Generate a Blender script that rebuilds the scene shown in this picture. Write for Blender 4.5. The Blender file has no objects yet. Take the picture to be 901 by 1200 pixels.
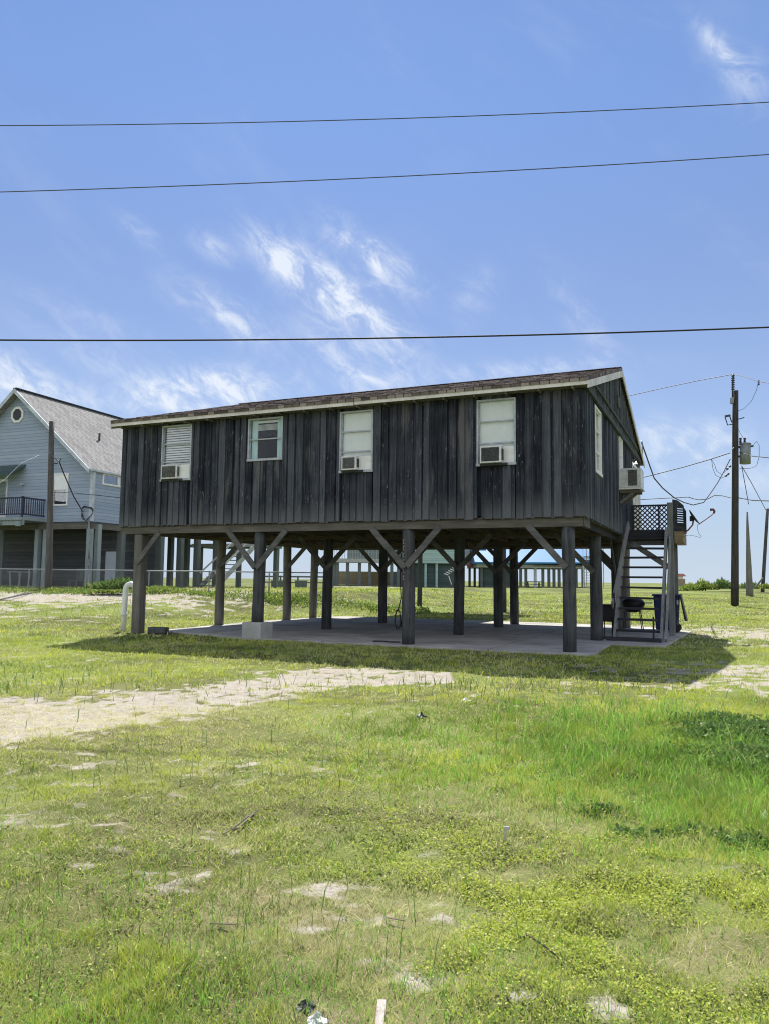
import bpy, bmesh, math, random
import numpy as np
from mathutils import Vector, Matrix
random.seed(7); RNG = np.random.default_rng(11)
S = bpy.context.scene
COL = S.collection

# ---------------------------------------------------------------- camera
F, PITCH, ROLL, EYE = 906.27, 0.08763, 0.01159, 1.4
_c, _s, _cr, _sr = math.cos(PITCH), math.sin(PITCH), math.cos(ROLL), math.sin(ROLL)
R0, D0, FW = Vector((1, 0, 0)), Vector((0, _s, -_c)), Vector((0, _c, _s))
right = _cr*R0 - _sr*D0; down = _sr*R0 + _cr*D0
cam = bpy.data.cameras.new('camera'); cam_o = bpy.data.objects.new('camera', cam); COL.objects.link(cam_o)
M = Matrix.Identity(4)
for i in range(3):
    M[i][0] = right[i]; M[i][1] = -down[i]; M[i][2] = -FW[i]
M[2][3] = EYE
cam_o.matrix_world = M
cam.sensor_fit = 'VERTICAL'; cam.sensor_height = 36; cam.lens = F/1200*36
cam.clip_start = .05; cam.clip_end = 6000
S.camera = cam_o
S.view_settings.view_transform = 'Standard'; S.view_settings.look = 'None'
S.view_settings.gamma = 1; S.view_settings.use_curve_mapping = False
S.view_settings.exposure = 0.9
S.render.engine = 'CYCLES'; S.cycles.filter_width = 1.1

def ray(px, py):
    """direction seen at a pixel of the 901x1200 photograph, one unit of focal length long"""
    a, b = px-450.5, py-600
    a, b = _cr*a+_sr*b, -_sr*a+_cr*b
    return Vector((a, F*_c+b*_s, F*_s-b*_c))/F
def at(px, py, dist):
    d = ray(px, py); return Vector((0, 0, EYE)) + d*(dist/d.y)
def gp(px, py, z=0):
    d = ray(px, py); return Vector((0, 0, EYE)) + d*((z-EYE)/d.z)

# ---------------------------------------------------------------- node helper
class NT:
    def __init__(s, tree): s.t = tree; s.nodes = tree.nodes; s.links = tree.links
    def n(s, typ, ins=None, **props):
        nd = s.nodes.new(typ)
        for k, v in props.items(): setattr(nd, k, v)
        for k, v in (ins or {}).items():
            sock = nd.inputs[k]
            if isinstance(v, bpy.types.NodeSocket): s.links.new(v, sock)
            else:
                if sock.type == 'RGBA' and len(v) == 3: v = (*v, 1)
                sock.default_value = v
        return nd
    def m(s, op, a, b=None, c=None, clamp=False):
        ins = {0: a}
        if b is not None: ins[1] = b
        if c is not None: ins[2] = c
        return s.n('ShaderNodeMath', ins, operation=op, use_clamp=clamp).outputs[0]
    def mix(s, f, a, b, blend='MIX'):
        nd = s.n('ShaderNodeMix', data_type='RGBA', blend_type=blend)
        for k, v in ((0, f), (6, a), (7, b)):
            if isinstance(v, bpy.types.NodeSocket): s.links.new(v, nd.inputs[k])
            else:
                if k and len(v) == 3: v = (*v, 1)
                nd.inputs[k].default_value = v
        return nd.outputs[2]
    def sst(s, x, lo, hi):
        return s.n('ShaderNodeMapRange', {0: x, 1: lo, 2: hi, 3: 0., 4: 1.}, interpolation_type='SMOOTHSTEP').outputs[0]
    def noise(s, vec, scale, detail=4, rough=.55, dist=0.):
        return s.n('ShaderNodeTexNoise', {'Vector': vec, 'Scale': scale, 'Detail': detail, 'Roughness': rough, 'Distortion': dist}).outputs[0]
    def mapv(s, vec, scale=(1, 1, 1), rot=(0, 0, 0), loc=(0, 0, 0)):
        return s.n('ShaderNodeMapping', {'Vector': vec, 'Scale': scale, 'Rotation': rot, 'Location': loc}).outputs[0]

# ---------------------------------------------------------------- sun and sky
PHI = 0.41511                                       # heading of the stilt house's gable side
HX = Vector((math.cos(PHI), -math.sin(PHI), 0)); HY = Vector((math.sin(PHI), math.cos(PHI), 0))
HC = Vector((3.992, 15.478, 0))                     # its near right corner
sun_dir = (HX*-.36 + HY*.67 + Vector((0, 0, 1))).normalized()
SUN_EL = math.asin(sun_dir.z); SUN_AZ = math.atan2(sun_dir.x, sun_dir.y)
sl = bpy.data.lights.new('sun', 'SUN'); sl.energy = 4.4; sl.angle = math.radians(.53); sl.color = (1, .96, .89)
so = bpy.data.objects.new('sun', sl); COL.objects.link(so)
so.rotation_mode = 'QUATERNION'; so.rotation_quaternion = sun_dir.to_track_quat('Z', 'Y')

W = bpy.data.worlds.new('World'); S.world = W; W.use_nodes = True
w = NT(W.node_tree); w.nodes.clear()
sky = w.n('ShaderNodeTexSky', sky_type='NISHITA', sun_disc=False, sun_elevation=SUN_EL, sun_rotation=SUN_AZ,
          altitude=0, air_density=1.0, dust_density=.05, ozone_density=2.6)
g = w.n('ShaderNodeTexCoord').outputs['Generated']
xyz = w.n('ShaderNodeSeparateXYZ', {0: w.n('ShaderNodeVectorMath', {0: g}, operation='NORMALIZE').outputs[0]})
az = w.m('ARCTAN2', xyz.outputs[0], xyz.outputs[1]); el = w.m('ARCSINE', xyz.outputs[2])
ae = w.n('ShaderNodeCombineXYZ', {0: az, 1: el, 2: 0.}).outputs[0]
def azel(px, py):
    d = ray(px, py).normalized(); return math.atan2(d.x, d.y), math.asin(d.z)
# cirrus wisps: azimuth / elevation patches in the sky, torn by streaky noise; (photo x, y, half length, half width, slope, strength)
CL = [(375, 335, 62, 22, -36, 1.15), (435, 375, 60, 26, -42, .8), (440, 303, 50, 15, -32, 1.25), (318, 298, 34, 14, -38, .7), (270, 372, 62, 17, -24, .75), (252, 291, 24, 11, -22, .55), (165, 272, 26, 10, -28, .42),
      (410, 425, 60, 22, -38, .6), (130, 425, 80, 18, -22, .32), (245, 458, 66, 20, 6, 1.7), (190, 470, 80, 18, 5, .4), (25, 452, 46, 26, -28, 1.3), (95, 470, 40, 18, -10, .35),
      (842, 56, 34, 9, -48, .6), (868, 88, 46, 24, -45, .36), (690, 385, 60, 14, -55, .34), (555, 345, 30, 20, 50, .25), (770, 510, 38, 18, -30, .55),
      (838, 515, 42, 24, -15, .62), (780, 545, 55, 26, -10, .45), (100, 370, 80, 12, -16, .26), (890, 560, 60, 20, 0, .35), (520, 445, 160, 14, 2, .35), (640, 432, 60, 10, 0, .3)]
n1 = w.noise(w.mapv(w.mapv(ae, (1, 1, 1), (0, 0, math.radians(36))), (9, 26, 1)), 1.7, 7, .62, .35)
n2 = w.noise(w.mapv(w.mapv(ae, (1, 1, 1), (0, 0, math.radians(30))), (20, 30, 1)), 1., 7, .66, .8)
tear = w.m('ADD', w.m('MULTIPLY', n1, .40), w.m('MULTIPLY', n2, .60))
acc = None
for (px, py, a, b, sl_, amp) in CL:
    A0, E0 = azel(px, py); A1, _ = azel(px+10, py); k = (A1-A0)/10
    da = w.m('SUBTRACT', az, A0); de = w.m('SUBTRACT', el, E0)
    c_, s_ = math.cos(math.radians(sl_)), math.sin(math.radians(sl_))
    u = w.m('ADD', w.m('MULTIPLY', da, c_/(a*k)), w.m('MULTIPLY', de, s_/(a*k)))
    v = w.m('ADD', w.m('MULTIPLY', da, -s_/(b*k)), w.m('MULTIPLY', de, c_/(b*k)))
    r2 = w.m('ADD', w.m('MULTIPLY', u, u), w.m('MULTIPLY', v, v))
    gsn = w.m('MULTIPLY', w.m('EXPONENT', w.m('MULTIPLY', r2, -.9)), amp)
    acc = gsn if acc is None else w.m('ADD', acc, gsn)
n3 = w.noise(w.mapv(w.mapv(ae, (1, 1, 1), (0, 0, math.radians(30))), (3, 8, 1)), 1.3, 6, .6, .3)
hazy = w.m('MULTIPLY', w.sst(n3, .5, .8), .08)                       # thin general veil
den = w.m('MULTIPLY', w.m('MINIMUM', acc, 1.1), w.sst(tear, .40, .66))
den = w.m('ADD', den, w.m('MULTIPLY', w.m('MINIMUM', acc, 1.), .13))
den = w.m('MINIMUM', w.m('ADD', den, hazy), .92)
skyc = w.mix(1., sky.outputs[0], (.93, .99, 1.16), 'MULTIPLY')
skyc = w.mix(w.sst(el, .62, .30), skyc, w.mix(1., skyc, (.88, .78, .80), 'MULTIPLY'))
horiz = w.m('MULTIPLY', w.m('EXPONENT', w.m('MULTIPLY', w.m('MAXIMUM', el, 0.), -4.2)), .95)
skyc = w.mix(horiz, skyc, (3.5, 4.75, 6.3))
skyc = w.mix(w.m('MULTIPLY', w.m('EXPONENT', w.m('MULTIPLY', w.m('MAXIMUM', el, 0.), -22.)), .7), skyc, (5.4, 6.1, 6.9))
colr = w.mix(den, skyc, (6.9, 7.4, 8.2))
# a broken bank of cloud, unseen behind the camera, added to brighten the shaded fronts
fill_bank = w.m('MULTIPLY', w.sst(w.m('MULTIPLY', xyz.outputs[1], -1.), -.05, .40), w.sst(w.m('ADD', w.noise(g, 2.3, 5, .6), w.m('MULTIPLY', xyz.outputs[2], -.08)), .30, .52))
fill_bank = w.m('MULTIPLY', fill_bank, w.sst(el, -.02, .08))
colr = w.mix(fill_bank, colr, (7.9, 8.2, 8.9))
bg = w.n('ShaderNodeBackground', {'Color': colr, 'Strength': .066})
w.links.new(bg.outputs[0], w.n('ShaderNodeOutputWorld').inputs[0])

# ---------------------------------------------------------------- materials
def mat(name, rough=.85, spec=.3, metal=0.):
    m = bpy.data.materials.new(name); m.use_nodes = True
    t = NT(m.node_tree); t.bs = m.node_tree.nodes['Principled BSDF']; t.mt = m
    t.bs.inputs['Roughness'].default_value = rough
    t.bs.inputs['Specular IOR Level'].default_value = spec
    t.bs.inputs['Metallic'].default_value = metal
    t.co = t.n('ShaderNodeTexCoord').outputs['Object']
    return t
def setc(t, c, bump=None, strength=.3, dist=.01):
    if isinstance(c, bpy.types.NodeSocket): t.links.new(c, t.bs.inputs['Base Color'])
    else: t.bs.inputs['Base Color'].default_value = (*c, 1)
    if bump is not None:
        b = t.n('ShaderNodeBump', {'Height': bump, 'Strength': strength, 'Distance': dist}).outputs[0]
        t.links.new(b, t.bs.inputs['Normal'])
    return t.mt
def isl(t): return t.n('ShaderNodeNewGeometry').outputs['Random Per Island']
def plain(name, c, rough=.6, spec=.4, metal=0., var=.25, scale=3.):
    """painted / moulded surface with dirt and uneven wear"""
    t = mat(name, rough, spec, metal)
    n = t.noise(t.co, scale, 6, .65); n2 = t.noise(t.co, scale*9, 3, .6)
    f = t.m('ADD', t.m('MULTIPLY', n, .7), t.m('MULTIPLY', n2, .3))
    d = tuple(x*(1-var*1.3) for x in c); l = tuple(min(1, x*(1+var*.6)) for x in c)
    return setc(t, t.mix(t.sst(f, .3, .7), d, l), n2, .08)
def woodm(name, dark, light, axis=2, rough=.85, streak=22., scuff=.0, scuffc=(.3, .3, .3), footwear=False):
    """weathered boards: every board its own tone, grain drawn along one axis"""
    t = mat(name, rough, .18)
    sc = [streak]*3; sc[axis] = 1.1
    r = isl(t)
    off = t.n('ShaderNodeCombineXYZ', {0: t.m('MULTIPLY', r, 37.), 1: t.m('MULTIPLY', r, 11.), 2: t.m('MULTIPLY', r, 23.)}).outputs[0]
    v = t.n('ShaderNodeVectorMath', {0: t.mapv(t.co, sc), 1: off}, operation='ADD').outputs[0]
    gr = t.noise(v, 1., 5, .65, .4)
    fine = t.noise(v, 3.2, 3, .6)
    blot = t.noise(t.co, 1.4, 5, .6)
    f = t.m('ADD', t.m('MULTIPLY', gr, .6), t.m('ADD', t.m('MULTIPLY', r, .24), t.m('MULTIPLY', blot, .3)))
    c = t.mix(t.sst(f, .36, .90), dark, light)
    if scuff:
        sc2 = [26., 26., 26.]; sc2[axis] = 5.
        spots = t.noise(t.n('ShaderNodeVectorMath', {0: t.mapv(t.co, sc2), 1: off}, operation='ADD').outputs[0], 1., 4, .75)
        k = t.m('MULTIPLY', t.sst(spots, .60, .68), t.sst(t.noise(t.co, .9, 4, .7), .38, .60))
        k = t.m('MULTIPLY', k, scuff)
        c = t.mix(k, c, scuffc)
        lines = t.m('MULTIPLY', t.sst(fine, .62, .74), t.m('MULTIPLY', t.sst(r, .35, .95), .35))
        c = t.mix(lines, c, scuffc)
    if footwear:        # bleached feet of the boards
        z = t.n('ShaderNodeSeparateXYZ', {0: t.co}).outputs[2]
        k = t.m('MULTIPLY', t.sst(t.m('ADD', z, t.m('MULTIPLY', gr, .9)), 3.75, 3.05), .5)
        c = t.mix(k, c, (.19, .195, .205))
        st = t.noise(t.mapv(t.co, (2.2, 2.2, .35)), 1., 4, .6)
        c = t.mix(t.m('MULTIPLY', t.sst(st, .56, .70), .55), c, (.17, .165, .165))
        c = t.mix(t.m('MULTIPLY', t.sst(st, .44, .32), .5), c, (.008, .009, .012))
    return setc(t, c, t.m('ADD', gr, t.m('MULTIPLY', fine, .5)), .55, .006)

M_ = {}
M_['siding'] = woodm('weathered_black_siding', (.007, .010, .017), (.115, .125, .155), 2, .85, 34, .75, (.33, .34, .37), True)
M_['gable_wood'] = woodm('gable_boards', (.03, .036, .042), (.13, .14, .14), 1, .85, 16, .4, (.25, .24, .2))
M_['piling'] = woodm('tarred_piling', (.022, .027, .034), (.15, .155, .155), 2, .85, 14, .5, (.24, .22, .2))
M_['piling_grey'] = woodm('grey_piling', (.11, .105, .095), (.28, .265, .24), 2, .88, 14, .3, (.3, .28, .25))
M_['beamwood'] = woodm('old_beam', (.085, .078, .068), (.24, .22, .19), 0, .85, 12, .2, (.3, .28, .25))
M_['underwood'] = woodm('floor_joists', (.06, .05, .04), (.15, .125, .10), 1, .85, 10)
M_['brace'] = woodm('brace_wood', (.07, .07, .068), (.21, .205, .195), 0, .85, 8)
M_['stairwood'] = woodm('stair_wood', (.13, .135, .14), (.36, .365, .355), 2, .85, 12, .3, (.32, .32, .3))
M_['stairdark'] = woodm('dark_stair_wood', (.02, .022, .028), (.07, .072, .078), 0, .85, 12)
M_['yellow_wood'] = woodm('newer_wood', (.16, .12, .075), (.34, .27, .17), 0, .8, 8)
M_['trim'] = plain('cream_fascia_paint', (.74, .70, .67), .6, .3, var=.22, scale=1.5)
M_['frame'] = plain('aluminium_frame', (.46, .49, .54), .5, .5, var=.25, scale=6)
M_['white'] = plain('white_plastic', (.80, .80, .79), .5, .4, var=.1, scale=5)
M_['ac'] = plain('air_conditioner_case', (.72, .73, .73), .5, .4, var=.25, scale=7)
M_['grille'] = plain('dark_grille', (.06, .065, .07), .6, .4, var=.6, scale=25)
M_['rustgrille'] = plain('speckled_grille', (.17, .17, .165), .7, .3, var=.8, scale=40)
M_['blind'] = plain('blind_slats', (.80, .82, .84), .6, .3, var=.05)
M_['shade'] = plain('white_window_shade', (.86, .88, .88), .8, .2, var=.05)
M_['curtain'] = plain('aqua_curtain', (.60, .80, .82), .9, .1, var=.1)
M_['black'] = plain('black_metal', (.014, .014, .016), .5, .4, var=.4)
M_['darkmetal'] = plain('dark_metal', (.045, .05, .055), .5, .5, .3)
M_['galv'] = plain('galvanised_steel', (.26, .28, .29), .6, .3, .2, var=.2)
M_['can'] = plain('transformer_grey', (.24, .26, .27), .5, .4, var=.25)
M_['wire'] = plain('weathered_cable', (.025, .025, .028), .6, .3)
M_['wirelight'] = plain('bare_aluminium_wire', (.10, .10, .11), .5, .4, .3)
M_['binblue'] = plain('navy_bin_plastic', (.012, .022, .10), .45, .4, var=.25)
M_['pvc'] = plain('white_pvc', (.82, .84, .84), .4, .5, var=.14, scale=4)
M_['rust'] = plain('rusty_arm', (.22, .09, .075), .7, .3, var=.4, scale=12)
M_['dish'] = plain('dish_grey', (.12, .12, .13), .5, .4)
M_['stone'] = plain('grey_stone', (.10, .105, .11), .9, .2, var=.4, scale=9)
M_['redpaint'] = plain('faded_red_paint', (.34, .20, .19), .85, .2, var=.3, scale=20)
M_['twig2'] = plain('grey_offcut', (.44, .40, .36), .9, .1, var=.3, scale=20)
M_['twig'] = plain('dry_twig', (.26, .23, .18), .9, .1, var=.3)
M_['pinkwood'] = plain('aged_white_paint', (.55, .54, .50), .8, .2, var=.3)

def mk_concrete(name, c, joints=False):
    t = mat(name, .9, .2)
    n = t.noise(t.co, .8, 8, .62); n2 = t.noise(t.co, 35, 4, .6); st = t.noise(t.co, 2.1, 6, .7, 1.)
    f = t.m('ADD', t.m('MULTIPLY', n, .75), t.m('MULTIPLY', n2, .25))
    col = t.mix(t.sst(f, .33, .68), tuple(x*.55 for x in c), tuple(x*1.12 for x in c))
    col = t.mix(t.m('MULTIPLY', t.sst(st, .58, .70), .45), col, tuple(x*.42 for x in c))
    if joints:
        xy = t.n('ShaderNodeSeparateXYZ', {0: t.co})
        for k, ph in ((0, .0), (1, .3)):
            q = t.m('ABSOLUTE', t.m('SUBTRACT', t.m('FRACT', t.m('ADD', t.m('DIVIDE', xy.outputs[k], 3.87), ph)), .5))
            col = t.mix(t.m('MULTIPLY', t.sst(q, .006, .002), .7), col, tuple(x*.25 for x in c))
        vo = t.n('ShaderNodeTexVoronoi', {'Vector': t.n('ShaderNodeVectorMath', {0: t.co, 1: t.n('ShaderNodeTexNoise', {'Vector': t.co, 'Scale': 2.}).outputs[1]}, operation='ADD').outputs[0], 'Scale': .33}, feature='DISTANCE_TO_EDGE').outputs[0]
        col = t.mix(t.m('MULTIPLY', t.sst(vo, .006, .001), .6), col, tuple(x*.3 for x in c))
        col = t.mix(t.m('MULTIPLY', t.sst(t.noise(t.co, 1.1, 5, .7), .56, .66), .5), col, (.44, .40, .33))
    return setc(t, col, n2, .25, .004)
M_['slab'] = mk_concrete('concrete_slab', (.47, .455, .42), True); M_['block'] = mk_concrete('concrete_footing', (.52, .52, .49))

def mk_shingle(name, cols, sx, sy, rot=(0, 0, 0)):
    t = mat(name, .95, .15)
    v = t.mapv(t.co, (1, 1, 1), rot)
    br = t.n('ShaderNodeTexBrick', {'Vector': v, 'Color1': (0, 0, 0, 1), 'Color2': (1, 1, 1, 1), 'Mortar': (.5, .5, .5, 1), 'Scale': 1., 'Mortar Size': .012,
                                    'Brick Width': sx, 'Row Height': sy, 'Bias': 0.}, offset=.37)
    n = t.noise(t.co, 14, 5, .7)
    big = t.noise(t.co, .7, 4, .6)
    f = t.m('ADD', t.m('MULTIPLY', br.outputs[0], .5), t.m('ADD', t.m('MULTIPLY', n, .35), t.m('MULTIPLY', big, .25)))
    c = t.mix(t.sst(f, .25, .85), cols[0], cols[1])
    c = t.mix(t.m('MULTIPLY', br.outputs[1], .75), c, tuple(x*.35 for x in cols[0]))
    return setc(t, c, t.m('SUBTRACT', n, br.outputs[1]), .5, .012)
M_['shingle'] = mk_shingle('brown_shingles', ((.085, .070, .064), (.33, .275, .255)), .20, .12)
M_['shingle_grey'] = mk_shingle('grey_shingles', ((.22, .215, .21), (.32, .315, .31)), .35, .17)

def mk_lap(name, dark, light, pitch=.19):
    """horizontal lap siding"""
    t = mat(name, .7, .3)
    z = t.n('ShaderNodeSeparateXYZ', {0: t.co}).outputs[2]
    saw = t.m('FRACT', t.m('DIVIDE', z, pitch))
    row = t.n('ShaderNodeTexWhiteNoise', {'W': t.m('FLOOR', t.m('DIVIDE', z, pitch))}, noise_dimensions='1D').outputs[0]
    n = t.noise(t.mapv(t.co, (1.2, 1.2, 9)), 1., 5, .6)
    f = t.m('ADD', t.m('MULTIPLY', row, .35), t.m('MULTIPLY', n, .6))
    c = t.mix(t.sst(f, .2, .8), dark, light)
    c = t.mix(t.sst(saw, .90, .97), c, tuple(x*.5 for x in dark))
    return setc(t, c, t.m('SUBTRACT', 1., saw), .7, .02)
M_['bluelap'] = mk_lap('blue_grey_lap_siding', (.28, .345, .44), (.37, .44, .54))
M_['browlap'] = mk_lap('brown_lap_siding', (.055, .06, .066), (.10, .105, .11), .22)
M_['teal'] = mk_lap('pale_teal_siding', (.30, .44, .42), (.38, .52, .50), .25)
M_['sage'] = mk_lap('sage_siding', (.17, .22, .20), (.23, .28, .26), .25)
M_['darkteal'] = mk_lap('dark_green_siding', (.05, .085, .08), (.08, .12, .11), .25)
M_['paleside'] = mk_lap('pale_siding', (.55, .57, .57), (.66, .68, .68), .25)
M_['bluetrim'] = plain('pale_blue_trim', (.52, .58, .64), .6)
M_['bluepost'] = woodm('blue_grey_pile', (.22, .27, .28), (.38, .43, .43), 2, .85, 8)
M_['balcony'] = plain('indigo_stain', (.045, .05, .085), .7)
M_['blueroof'] = plain('bright_blue_metal_roof', (.03, .18, .38), .6, .3, var=.1)
M_['redroof'] = plain('faded_red_roof', (.50, .20, .19), .7, .3, var=.2)
M_['tan'] = woodm('tan_bulkhead', (.27, .21, .15), (.40, .33, .24), 0, .9, 4)
M_['door'] = plain('pale_blue_door', (.50, .57, .64), .5, .3, var=.08)
M_['farwood'] = woodm('far_pile', (.10, .12, .12), (.19, .21, .205), 2, .9, 6)
M_['farrail'] = plain('far_railing', (.40, .42, .41), .8)

def mk_glass(name, tint, refl=.35):
    m = bpy.data.materials.new(name); m.use_nodes = True; t = NT(m.node_tree); t.nodes.clear()
    fr = t.n('ShaderNodeFresnel', {'IOR': 1.5}).outputs[0]
    tr = t.n('ShaderNodeBsdfTransparent', {'Color': tint}).outputs[0]
    gl = t.n('ShaderNodeBsdfGlossy', {'Color': (1, 1, 1, 1), 'Roughness': .02}).outputs[0]
    mx = t.n('ShaderNodeMixShader', {0: t.m('MULTIPLY', fr, .45, clamp=True), 1: tr, 2: gl})
    t.links.new(mx.outputs[0], t.n('ShaderNodeOutputMaterial').inputs[0]); return m
M_['glass'] = mk_glass('window_glass', (.97, .98, .98, 1))
M_['dark_room'] = plain('dark_interior', (.02, .03, .045), .9, .1)
def mk_lamp():
    t = mat('lit_lamp_glass', .4); t.bs.inputs['Emission Color'].default_value = (1, .95, .85, 1); t.bs.inputs['Emission Strength'].default_value = 6
    return setc(t, (.8, .8, .8))
M_['lamp'] = mk_lamp()

# ---------------------------------------------------------------- mesh builder
class MB:
    def __init__(s): s.v = []; s.f = []
    def add(s, vs, fs):
        o = len(s.v); s.v += [tuple(v) for v in vs]; s.f += [tuple(i+o for i in f) for f in fs]; return s
    def box(s, x0, x1, y0, y1, z0, z1):
        return s.add([(x0,y0,z0),(x1,y0,z0),(x1,y1,z0),(x0,y1,z0),(x0,y0,z1),(x1,y0,z1),(x1,y1,z1),(x0,y1,z1)],
                     [(0,3,2,1),(4,5,6,7),(0,1,5,4),(1,2,6,5),(2,3,7,6),(3,0,4,7)])
    def beam(s, p, q, wd, ht, up=(0, 0, 1)):
        """bar from p to q; ht measured along 'up', wd across"""
        p, q = Vector(p), Vector(q); d = (q-p).normalized(); up = Vector(up)
        sd = d.cross(up).normalized(); u = sd.cross(d).normalized()
        vs = []
        for b in (p, q):
            for (a, c) in ((-1,-1),(1,-1),(1,1),(-1,1)): vs.append(b+sd*(a*wd/2)+u*(c*ht/2))
        return s.add(vs, [(0,1,2,3),(7,6,5,4),(0,4,5,1),(1,5,6,2),(2,6,7,3),(3,7,4,0)])
    def cyl(s, p, q, r0, r1=None, n=12, cap=True):
        p, q = Vector(p), Vector(q); r1 = r0 if r1 is None else r1
        d = (q-p).normalized(); a = d.orthogonal().normalized(); b = d.cross(a)
        vs = []
        for c, r in ((p, r0), (q, r1)):
            for i in range(n):
                t = 2*math.pi*i/n; vs.append(c+a*(r*math.cos(t))+b*(r*math.sin(t)))
        fs = [(i, (i+1) % n, n+(i+1) % n, n+i) for i in range(n)]
        if cap: fs += [tuple(range(n-1, -1, -1)), tuple(range(n, 2*n))]
        return s.add(vs, fs)
    def tube(s, pts, r, n=8):
        pts = [Vector(p) for p in pts]; vs = []; N = len(pts)
        ref = None
        for i, p in enumerate(pts):
            d = (pts[min(i+1, N-1)]-pts[max(i-1, 0)]).normalized()
            if ref is None: ref = d.orthogonal().normalized()
            a = (ref-d*ref.dot(d)).normalized(); ref = a; b = d.cross(a)
            rr = r[i] if isinstance(r, (list, tuple)) else r
            for k in range(n):
                t = 2*math.pi*k/n; vs.append(p+a*(rr*math.cos(t))+b*(rr*math.sin(t)))
        fs = [(i*n+k, i*n+(k+1) % n, (i+1)*n+(k+1) % n, (i+1)*n+k) for i in range(N-1) for k in range(n)]
        fs += [tuple(range(n-1, -1, -1)), tuple(range((N-1)*n, N*n))]
        return s.add(vs, fs)
    def pile(s, x, y, z0, z1, r0, r1, lean=(0, 0), n=14, rough=.05):
        """a round driven pile, a little crooked and out of round"""
        K = 9; vs = []; ph = random.random()*6
        for k in range(K):
            t = k/(K-1); z = z0+(z1-z0)*t; r = r0+(r1-r0)*t
            cx = x+lean[0]*t+.012*math.sin(3*t+ph); cy = y+lean[1]*t+.012*math.cos(2.3*t+ph)
            for i in range(n):
                a = 2*math.pi*i/n; rr = r*(1+rough*.5*math.sin(3*a+ph)+rough*(random.random()-.5))
                vs.append((cx+rr*math.cos(a), cy+rr*math.sin(a), z))
        fs = [(k*n+i, k*n+(i+1) % n, (k+1)*n+(i+1) % n, (k+1)*n+i) for k in range(K-1) for i in range(n)]
        fs += [tuple(range(n-1, -1, -1)), tuple(range((K-1)*n, K*n))]
        return s.add(vs, fs)
    def prism(s, poly, axis, a, b):
        """extrude a 2-D outline along an axis; outline axes are the other two in order"""
        def P(u, v, t):
            r = [u, v]; r.insert(axis, t); return tuple(r)
        n = len(poly)
        vs = [P(u, v, a) for u, v in poly]+[P(u, v, b) for u, v in poly]
        return s.add(vs, [tuple(range(n)), tuple(range(2*n-1, n-1, -1))]+[(i, i+n, (i+1) % n+n, (i+1) % n) for i in range(n)])
    def build(s, name, m, parent=None, smooth=False, bevel=0.):
        me = bpy.data.meshes.new(name); me.from_pydata(s.v, [], s.f); me.update()
        bm = bmesh.new(); bm.from_mesh(me); bmesh.ops.recalc_face_normals(bm, faces=bm.faces); bm.to_mesh(me); bm.free()
        me.materials.append(m if not isinstance(m, str) else M_[m])
        if smooth:
            for p in me.polygons: p.use_smooth = len(p.vertices) == 4
        o = bpy.data.objects.new(name, me); COL.objects.link(o)
        if parent: o.parent = parent
        if bevel:
            b = o.modifiers.new('bevel', 'BEVEL'); b.width = bevel; b.segments = 2; b.limit_method = 'ANGLE'
        return o

def tag(o, label=None, cat=None, group=None, kind=None):
    for k, v in (('label', label), ('category', cat), ('group', group), ('kind', kind)):
        if v: o[k] = v
    return o
def thing(name, label, cat, loc=(0, 0, 0), rz=0, group=None):
    o = bpy.data.objects.new(name, None); o.empty_display_size = .2; COL.objects.link(o)
    o.location = loc; o.rotation_euler = (0, 0, rz); return tag(o, label, cat, group)
def HL(x, y, z=0): return HC+HX*x+HY*y+Vector((0, 0, z))          # stilt-house frame -> world
def local(root, P):
    return root_inv(root) @ Vector(P)
def root_inv(root):
    return (Matrix.Translation(root.location) @ Matrix.Rotation(root.rotation_euler[2], 4, 'Z')).inverted()

# ---------------------------------------------------------------- ground
TAB = RNG.random((256, 256))
def vnoise(x, y):
    xi = np.floor(x).astype(int); yi = np.floor(y).astype(int); fx = x-xi; fy = y-yi
    fx = fx*fx*(3-2*fx); fy = fy*fy*(3-2*fy)
    a = TAB[xi & 255, yi & 255]; b = TAB[(xi+1) & 255, yi & 255]; c = TAB[xi & 255, (yi+1) & 255]; d = TAB[(xi+1) & 255, (yi+1) & 255]
    return (a*(1-fx)+b*fx)*(1-fy)+(c*(1-fx)+d*fx)*fy
def fbm(x, y, s, o=4):
    r = 0; a = .5; t = 0
    for i in range(o):
        r = r+a*vnoise(x*s+17.3*i, y*s+5.1*i); t += a; a *= .55; s *= 2.03
    return r/t
def sstep(x, a, b):
    t = np.clip((x-a)/(b-a), 0, 1); return t*t*(3-2*t)
def height(x, y):
    x = np.asarray(x, float); y = np.asarray(y, float)
    t = sstep(x, -10, -4); st = 22+t*9; t2 = sstep(x, -3, 9); en = 37+t2*38; st = st+t2*4
    h = -.045+.80*sstep((y-st)/(en-st), 0, 1)
    far = sstep(y, 30, 80)
    h = h+far*(fbm(x, y, .05, 3)-.5)*.25
    near = (1-sstep(y, 11.5, 14.5))
    h = h+near*(fbm(x+50, y, .35, 3)-.5)*.16
    h = h-.14*np.exp(-(((x-5.4)/1.1)**2+((y-6.6)/.5)**2))           # shallow ditch at the right
    h = h-.10*np.exp(-(((x-2.6)/1.0)**2+((y-4.35)/.22)**2))
    h = h+(fbm(x+7, y, 5.5, 3)-.5)*.075*(1-sstep(y, 7, 13))*(1-.6*np.clip(1.2*np.exp(-((y-9)/2.)**2)*(x < .5), 0, 1))
    h = h+(fbm(x, y, 1.7, 3)-.5)*.05*(1-sstep(y, 30, 60))*sstep(abs(x-0)+abs(y-22)*0, -1, 0)
    return h
def local_h(x, y):
    dx, dy = x-HC.x, y-HC.y; return dx*HX.x+dy*HX.y, dx*HY.x+dy*HY.y
BAND = []
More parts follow.
